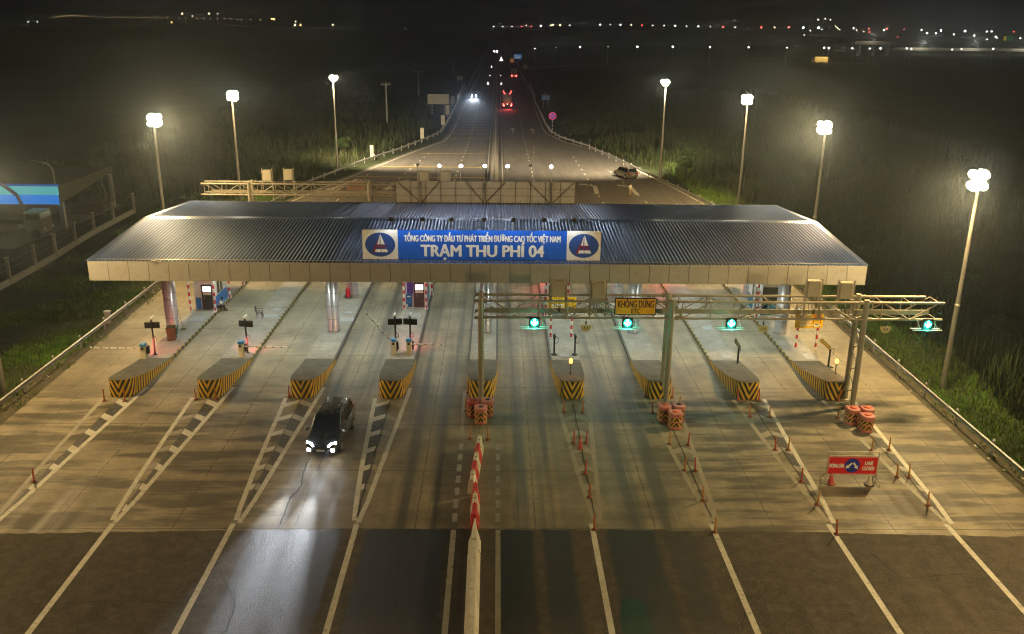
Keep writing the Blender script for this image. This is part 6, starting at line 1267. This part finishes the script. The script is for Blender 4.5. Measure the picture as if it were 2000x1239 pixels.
# triangular markers in the median; the reflective ones glow in place of returned light
M_TRI = emit('triangle marker', (1.0, 0.97, 0.9), 1.6, sample=False)
for px, py, s_, lb in ((953, 166, 0.9, 'bright triangular marker on the left carriageway ahead of the approaching car'), (979, 166, 0.7, 'bright triangular marker right of the median ahead of the tanker'), (979, 119, 1.3, 'bright triangular marker farthest along the median'), (957, 149, 0.4, 'tiny bright marker left of the median'), (978, 149, 0.3, 'tiny bright marker right of the median beyond the tanker'), (960, 132, 0.6, 'faint marker at the crest left of the median')):
    q = G(px, py+2); t = thing('median_marker', lb, 'marker', (q.x, q.y, 0)); b = MB(); k = s_*q.y/430; b.add([(-k*0.7, 0, 0.5), (k*0.7, 0, 0.5), (0, 0, 0.5+k*1.5), (-k*.7, .1, 0.5), (k*.7, .1, 0.5), (0, .1, .5+k*1.5)], [(0, 1, 2), (5, 4, 3), (0, 3, 4, 1), (1, 4, 5, 2), (2, 5, 3, 0)]); b.build('reflector', M_TRI, t); b = MB(); b.tube((0, .05, 0), (0, .05, 0.5), 0.05, n=6); b.build('stand', M_DARK, t)
# utility poles
for (x0, y0), (xb, yb), lb in (((748, 160), (756, 240), 'nearest utility pole with a crossarm on the dark left field'), ((816.5, 137), (818, 187), 'second utility pole with a crossarm, left of the large sign back'), ((885, 115), (886, 150), 'farthest faint utility pole beside the highway on the left')):
    bs_ = G(xb, yb); tp = A(x0+1, y0, bs_.y); t = thing('utility_pole', lb, 'utility pole', (bs_.x, bs_.y, -.1), 0, 'utility poles on the left field'); b = MB(); b.tube((0, 0, 0), (0, 0, tp.z), 0.24, 0.15, 10); b.build('pole', M_CONCP, t); w_ = bs_.y*9/1729; b = MB(); b.box((0, -.2, tp.z-.5), (w_*2, 0.14, 0.16)); b.build('crossarm', M_CONCP, t); b = MB()
    for s_ in (-1, -.6, .6, 1): b.lathe([(0.09, 0), (0.06, 0.35), (0, 0.36)], (s_*w_*.95, -.2, tp.z-.42), 8)
    b.build('insulator', M_GALV, t)

# ------------------------------------------------------------------ vegetation
def leaf_mat(name, lo, hi, sc=1.2):
    m, nt, bs = _new(name); c = _mix(nt, _ramp(nt, _noise(nt, _coord(nt), sc, 6, 0.65), 0.32, 0.68), lo, hi); c = _mix(nt, _math(nt, 'MULTIPLY', _ramp(nt, _noise(nt, _coord(nt), 0.13, 5, 0.6), 0.42, 0.62), 0.65), c, (0.055, 0.045, 0.018))
    nt.links.new(c, bs.inputs['Base Color']); bs.inputs['Roughness'].default_value = 0.7; bs.inputs['Specular IOR Level'].default_value = 0.2; return m
M_GRASS = leaf_mat('verge grass', (0.06, 0.15, 0.016), (0.17, 0.29, 0.04)); M_REED = leaf_mat('reed leaves', (0.018, 0.036, 0.010), (0.052, 0.072, 0.026), 0.8); M_BUSH = leaf_mat('shrub leaves', (0.022, 0.048, 0.014), (0.06, 0.10, 0.03), 1.5)
def blades(name, P, h, wd, bend, m_, per=3):
    n = len(P); N = n*per; base = np.repeat(P, per, 0); base[:, :2] += RNG.normal(0, 0.05+wd, (N, 2)); hh = np.repeat(h, per)*RNG.uniform(.6, 1.15, N); a = RNG.uniform(0, 2*np.pi, N); be = RNG.uniform(.2, 1, N)*bend*hh; w2 = wd*RNG.uniform(.6, 1.3, N)
    dx, dy = np.cos(a), np.sin(a); V = np.zeros((N, 5, 3)); V[:, 0] = base+np.stack([-dy*w2, dx*w2, 0*w2], 1); V[:, 1] = base+np.stack([dy*w2, -dx*w2, 0*w2], 1); mid = base+np.stack([dx*be*.3, dy*be*.3, hh*.6], 1); V[:, 2] = mid+np.stack([dy*w2*.7, -dx*w2*.7, 0*w2], 1); V[:, 3] = mid+np.stack([-dy*w2*.7, dx*w2*.7, 0*w2], 1); V[:, 4] = base+np.stack([dx*be, dy*be, hh], 1)
    me = bpy.data.meshes.new(name); me.vertices.add(N*5); me.vertices.foreach_set('co', V.reshape(-1)); idx = np.arange(N)[:, None]*5; L = np.concatenate([idx+np.array([[0, 1, 2, 3]]), idx+np.array([[3, 2, 4]])], 1).reshape(-1); me.loops.add(N*7); me.loops.foreach_set('vertex_index', L.astype(np.int32)); me.polygons.add(N*2)
    st = (np.arange(N)[:, None]*7+np.array([[0, 4]])).reshape(-1); me.polygons.foreach_set('loop_start', st.astype(np.int32)); me.update(calc_edges=True); me.validate(); me.materials.append(m_); o = bpy.data.objects.new(name, me); COL.objects.link(o); return tag(o, kind='stuff')
def patchy(x, y, s, t0):
    return (np.sin(x*s+np.cos(y*s*.7)*2)+np.sin(y*s*1.3+1.7*np.sin(x*s*.6))+RNG.normal(0, .5, len(x))) > t0
def gz(x): return np.where(x > 32, -0.06-np.minimum(1.2, (x-32)*0.05), -0.06)
x = RNG.uniform(27.25, 37, 60000); y = RNG.uniform(22, 150, 60000); k = (x < 30.5+RNG.normal(0, 2.0, 60000)) & (x > np.where(y > 109, 28-(y-109)*0.16, 27.25)); x, y = x[k], y[k]; blades('right_grass', np.stack([x, y, gz(x)], 1), RNG.uniform(.12, .42, len(x))*(0.7+0.5*np.clip((x-27)/4, 0, 1)), .022, .6, M_GRASS, 3)
x = RNG.uniform(-41.8, -29.4, 60000); y = RNG.uniform(26, 118, 60000); k = patchy(x, y, .45, -1.0+(x < -34)*1.4); x, y = x[k], y[k]; blades('left_grass', np.stack([x, y, gz(x)], 1), RNG.uniform(.10, .36, len(x)), .022, .6, M_GRASS, 3)
x = RNG.uniform(27.3, 29.4, 9000); y = RNG.uniform(24, 110, 9000); sgn = RNG.random(9000) < .5; x = np.where(sgn, x-0.75, -x-.95); k = patchy(x, y, .9, .1); blades('verge_weeds', np.stack([x[k], y[k], np.full(k.sum(), -.04)], 1), RNG.uniform(.06, .22, k.sum()), .02, .7, M_GRASS, 3)
x = np.concatenate([RNG.uniform(31, 48, 16000), RNG.uniform(45, 95, 14000)]); y = np.concatenate([RNG.uniform(24, 170, 16000), RNG.uniform(30, 330, 14000)]); k = patchy(x, y, .33, -.6) & (x > 31.5+1.2*np.sin(y*.35)); k &= ~((y > 100) & (x < 33)); x, y = x[k], y[k]; blades('right_reeds', np.stack([x, y, gz(x)], 1), RNG.uniform(1.2, 3.0, len(x)), .05, .55, M_REED, 5)
x = RNG.uniform(13, 60, 16000); y = RNG.uniform(120, 420, 16000); lim = np.interp(y, [109, 129, 166, 184, 210, 420], [30, 27, 20, 15, 14, 14.5]); k = (x > lim) & patchy(x, y, .2, -.6); x, y = x[k], y[k]; blades('rear_reeds', np.stack([x, y, gz(x)], 1), RNG.uniform(.8, 2.6, len(x))*np.clip((x-np.interp(y, [109, 184, 420], [27, 13, 13]))/8, .25, 1), .06, .5, M_REED, 4)
x = -RNG.uniform(13, 70, 18000); y = RNG.uniform(112, 420, 18000); lim = np.interp(y, [109, 125, 160, 184, 210, 420], [32, 29, 20, 15.5, 14.5, 14.5]); k = (-x > lim) & patchy(x, y, .2, -.4); x, y = x[k], y[k]; blades('left_reeds', np.stack([x, y, gz(x)], 1), RNG.uniform(.7, 2.2, len(x)), .06, .5, M_REED, 4)
def shrub():
    t = thing('shrub', '', 'shrub'); b = MB(); rng = random.Random(3)
    for k in range(6): a = k*1.05; b.tube((0, 0, 0), (math.cos(a)*.7, math.sin(a)*.7, 1.3+.3*(k % 2)), 0.05, 0.02, 6)
    b.build('stem', M_STEELB, t); n = 1500; ctr = [(rng.uniform(-1.1, 1.1), rng.uniform(-1.1, 1.1), rng.uniform(.7, 2.3), rng.uniform(.35, .75)) for _ in range(16)]; vs = []; fs = []
    for k in range(n):
        cx_, cy_, cz_, r_ = ctr[k % 16]; d = Vector((rng.gauss(0, 1), rng.gauss(0, 1), rng.gauss(0, 1))).normalized()*r_*rng.uniform(.5, 1); p = Vector((cx_, cy_, cz_))+d; u_ = Vector((rng.gauss(0, 1), rng.gauss(0, 1), rng.gauss(0, 1))).normalized(); w_ = d.normalized().cross(u_).normalized()*.07; u_ = u_*.16; i = len(vs); vs += [tuple(p-u_), tuple(p+w_), tuple(p+u_), tuple(p-w_)]; fs.append((i, i+1, i+2, i+3))
    f_ = MB(); f_.add(vs, fs); f_.build('foliage', M_BUSH, t); return t
put(shrub, [((36.5, 60, -.3), .3, 'dark shrub among the reeds right of the nearest mast'), ((40, 72, -.4), 1.9, 'dark shrub behind the nearest mast, deeper in the reeds'), ((35.5, 82, -.2), 2.5, 'shrub in the reeds near the mast behind the right roof end'), ((34.5, 118, -.2), .9, 'shrub behind the mast right of the parked car'), ((29.5, 139, -.1), 4.0, 'shrub behind the parked car and its nearest mast'), ((33, 151, -.2), 5.1, 'low shrub beyond the farthest right mast'), ((38, 46, -.3), 3.1, 'shrub low on the right slope at the picture edge'), ((-33.5, 128, -.1), 1.2, 'dark shrub behind the middle left mast'), ((-27.5, 160, -.1), 2.8, 'dark shrub by the nearest white marker board')], 'dark shrubs in the rough ground')

# ------------------------------------------------------------------ far lights, ridge, elevated road
AMB = emit('amber street light', (1.0, 0.50, 0.16), 9, False); WHT = emit('white street light', (1.0, 0.95, 0.82), 20, False); REDL = emit('red beacon light', (1.0, 0.08, 0.06), 14, False); YEL = emit('yellow street light', (1.0, 0.78, 0.35), 18, False); DIM = emit('dim street light', (1.0, 0.9, 0.72), 8, False)
FD = 1500.0
left = [(105, 35), (111, 33.5), (117, 32.5), (122, 32), (127, 31.6), (132, 31.3), (137, 31), (143, 31), (148, 31.2), (153, 31.5), (161, 32), (169, 32.3), (177, 32.8), (186, 33.3), (209, 34), (217, 34), (226, 34), (235, 34), (244, 34), (253, 34), (263, 34.3), (273, 34.3), (284, 34.5), (293, 34.6), (305, 35), (316, 35), (327, 35.3), (350, 36), (363, 36), (385, 36.3), (399, 36.5), (411, 36.5), (425, 37), (438, 37), (451, 37.5), (463, 38), (471, 38.5), (490, 38), (508, 38.5)]
lights = [(x, y, AMB if i % 3 else DIM, .48) for i, (x, y) in enumerate(left)]+[(55, 43, DIM, .9), (73, 43, DIM, .9), (356, 27, YEL, 1.1), (408, 27, YEL, 1.3), (425, 27, DIM, .9), (376, 32, DIM, .9), (335, 44, AMB, 1.3), (531, 37, AMB, 1.4), (535, 38, AMB, 1.5), (578, 43, DIM, .8), (576, 49.5, YEL, 1.1), (587, 49.5, AMB, 1.3), (650, 49, YEL, 1), (792, 56, DIM, .8), (964, 52, DIM, .9), (982, 52, DIM, .9)]
rowb = [(1000, 52, 'd'), (1019, 52, 'r'), (1028, 50, 'd'), (1038, 52, 'r'), (1056, 51, 'w'), (1076, 50, 'y'), (1080, 49, 'y'), (1094, 50, 'y'), (1113, 50, 'd'), (1172, 48.5, 'w'), (1192, 48.5, 'd'), (1212, 49, 'w'), (1233, 49, 'y'), (1254, 49.5, 'r'), (1275, 50, 'd'), (1297, 50.5, 'd'), (1319, 50.5, 'w'), (1341, 51.5, 'd'), (1364, 51.5, 'w'), (1388, 52.5, 'd'), (1412, 53, 'R'), (1436, 53.5, 'd'), (1487, 53.5, 'R'), (1513, 54, 'y'), (1541, 53.5, 'R'), (1569, 54, 'W'), (1599, 54.5, 'W'), (1605, 58, 'd'), (1571, 69, 'd'), (1583, 60, 'd'), (1632, 51.5, 'd'), (1636, 55, 'y'), (1640, 58, 'd'), (1667, 55.5, 'w'), (1673, 59, 'd'), (1687, 62, 'd'), (1697, 56, 'r'), (1698, 63, 'r'), (1727, 59, 'w'), (1732, 56.5, 'R'), (1766, 57.5, 'r'), (1753, 73, 'r'), (1800, 58.5, 'w'), (1810, 65.5, 'w'), (1828, 65.5, 'w'), (1838, 60, 'W'), (1863, 67.5, 'w'), (1885, 61, 'W'), (1903, 70, 'w'), (1927, 62, 'w'), (1937, 62, 'w'), (1928, 77, 'd'), (1945, 72.5, 'W'), (1948, 75, 'd'), (1980, 62.5, 'r'), (1993, 75, 'w'), (1598, 39, 'd'), (1612, 37, 'd'), (1622, 39, 'd')]
KM = {'d': (DIM, .9), 'w': (WHT, 1.0), 'W': (WHT, 1.45), 'y': (YEL, .9), 'r': (REDL, .8), 'R': (REDL, 1.25)}
lights += [(x, y, *KM[c]) for x, y, c in rowb]
hp = sorted((A(x, y, FD).x, A(x, y, FD).z-10) for x, y, _, _ in lights if not (1590 < x < 1630 and y < 45) and not (350 < x < 430 and y < 30))
xs_ = np.array([p[0] for p in hp]); zs_ = np.array([p[1] for p in hp]); hx = np.linspace(-1500, 1700, 90); hz_ = np.array([zs_[np.abs(xs_-q).argsort()[:5]].min() for q in hx]); hz_ = np.convolve(np.pad(hz_, 3, 'edge'), np.ones(7)/7, 'valid')
b = MB(); vs = [(q, 1330, -.2) for q in hx]+[(q, 1490, z) for q, z in zip(hx, hz_)]+[(q, 1900, z*1.0) for q, z in zip(hx, hz_)]; n = len(hx); b.add(vs, [(r*n+i, r*n+i+1, (r+1)*n+i+1, (r+1)*n+i) for r in range(2) for i in range(n-1)], smooth=True); struct('hills', b, M_SOIL)
def col_name(m): return {'amber street light': 'amber', 'white street light': 'white', 'red beacon light': 'red', 'yellow street light': 'yellow', 'dim street light': 'faint pale'}[m.name]
def far_lamp(p, m_, s, ground, label, group):
    t = MB(); t.mat = 0; t.lathe([(0, -.5*s), (.55*s, -.25*s), (.55*s, .25*s), (0, .5*s)], (0, 0, 0), 8); t.mat = 1; t.tube((0, .2, -.4*s), (0, .2, ground-p.z), 0.12, n=5); o = t.build('distant_street_lamp', [m_, M_POLE]); o.location = p; return tag(o, label, 'street lamp', group)
for x, y, m_, s in lights:
    p = A(x, y, FD); side = 'left' if x < 990 else 'right'
    far_lamp(p, m_, s*1.7, p.z-11, f'{col_name(m_)} street light in the far rows on the {side} horizon', f'{col_name(m_)} far lamps on the {side} horizon')
rowa = [(1045, 95.5, .8), (1086, 93.5, .5), (1133, 92.5, 1.6), (1187, 91.5, .6), (1245, 91.5, 1.7), (1314, 91.5, 1.7), (1387, 92.5, 1.2), (1462, 92.5, 1.5), (1537, 93.5, 1.0), (1610, 93.5, 1.5), (1618.5, 94.5, 1.4), (1665, 94.5, 1.3), (1699, 95, 1.1), (1720, 95, 1.5), (1771, 95, 1.3), (1780, 96, 1.2), (1860, 97, 1.3), (1878, 96, 1.2), (1940, 95.5, 1.6)]
for i, (x, y, s) in enumerate(rowa):
    p = A(x, y, 560); m_ = emit('ramp street light', (1.0, 0.94, 0.86), 22, False)
    far_lamp(p, m_, s*0.42, -.5, 'white street lamp on a thin pole in the nearer row along the slip road', 'street lamps along the slip road')
# elevated road on the right with a lit parapet, green sign and a yellow box lorry
t = thing('elevated_road', 'distant elevated road with a pale lit parapet at the right edge', 'bridge', (560, 900, 0)); a0 = A(1740, 93, 900); a1 = A(2040, 98.5, 900); b = MB(); b.box(((a0.x+a1.x)/2-560, 0, a0.z-1.6), (a1.x-a0.x, 12, 1.6)); b.build('deck', M_CONCP, t); b = MB(); b.box(((a0.x+a1.x)/2-560, -6.1, a0.z-.5), (a1.x-a0.x, 0.3, 1.5)); b.build('parapet', M_CONCP, t)
for k in range(6): b = MB(); x = a0.x+(a1.x-a0.x)*(k+.5)/6-560; b.box((x, 0, (a0.z-2.4)/2), (1.6, 4, a0.z-2.4)); b.build('pier', M_CONCP, t)
for k in range(3): lamp('POINT', 'parapet_lamp', t, (a0.x+(a1.x-a0.x)*(k+.5)/3-560, -14, a0.z+6), 9000, (1, .85, .6), .5)
t = thing('elevated_road', 'short stretch of distant elevated road with a pale parapet left of the larger one', 'bridge', (330, 760, 0)); a0 = A(1668, 80, 760); a1 = A(1750, 84.5, 760); b = MB(); b.box(((a0.x+a1.x)/2-330, -3, a0.z-.9), (a1.x-a0.x, 0.4, 1.5)); b.build('parapet', M_CONCP, t); b = MB(); b.box(((a0.x+a1.x)/2-330, 2, a0.z-2.2), (a1.x-a0.x, 10, 1.2)); b.build('deck', M_CONCP, t)
for k in range(3): b = MB(); b.box((a0.x+(a1.x-a0.x)*(k+.5)/3-330, 2, (a0.z-2.8)/2), (1.5, 4, a0.z-2.8)); b.build('pier', M_CONCP, t)
lamp('POINT', 'parapet_lamp', t, (a0.x+12-330, -9, a0.z+5), 3000, (1, .8, .55), .5)
bs_ = G(1602, 122.5); t = thing('box_lorry', 'yellow lit box lorry on the slip road below the far lamp rows', 'truck', (bs_.x, bs_.y, -.6)); k = bs_.y/1729; b = MB(); b.bbox((0.5*k, 0, 2.6), (25*k, 2.6, 3.4), .08); b.build('cargo_box', mat('yellow cargo box', (0.55, 0.40, 0.13), .5, vary=.08, scale=.5), t); b = MB(); b.bbox((-15*k+.2, 0, 2.0), (3.6*k, 2.4, 2.6), .2); b.build('cab', M_LORRY, t)
for x in (-14*k, -6*k, 9*k, 11*k):
    for s_ in (-1, 1): b = MB(); b.lathe([(0, -.15), (.55, -.15), (.55, .15), (0, .15)], (x, s_*1.1, .55), 12, axis='y'); b.build('wheel', M_TYRE, t)
lamp('SPOT', 'street_lamp_light', t, (2, -9, 9), 9000, (1, .82, .5), .4, (0, .8, -1), 120, .6)
bs_ = A(1970, 94, 700); a = A(1961, 71, 700); c = A(1977, 80, 700); t = thing('green_road_sign', 'green and yellow highway sign on a post at the far right edge', 'sign', (c.x, 700, -.6)); sh = LB(t); b = MB(); b.box(((a.x+c.x)/2, 700, (a.z+c.z)/2), (c.x-a.x, .2, a.z-c.z)); po = b.build('panel', glowing('retroreflective green', (0.02, .16, .07), .5, (.02, .2, .08)), t, sh); b = MB(); b.box((a.x+.9, 699.85, (a.z+c.z)/2), (1.9, .1, (a.z-c.z)*.9)); b.build('exit_tab', glowing('retroreflective yellow', (.5, .35, .03), .5, (.6, .4, .05)), po, sh); b = MB()  # panel and tab emit instead of reflecting; no lamp inside
for z_ in (.68, .35): b.box(((a.x+c.x)/2+.8, 699.85, c.z+(a.z-c.z)*z_), ((c.x-a.x)*.4, .1, (a.z-c.z)*.15))
b.build('sign_print', MATS.get('pale litter', M_WHITE), po, sh); b = MB(); b.tube((c.x-.3, 700.3, -.5), (c.x-.3, 700.3, a.z), .25, n=8); b.build('post', M_GALV, t, sh)
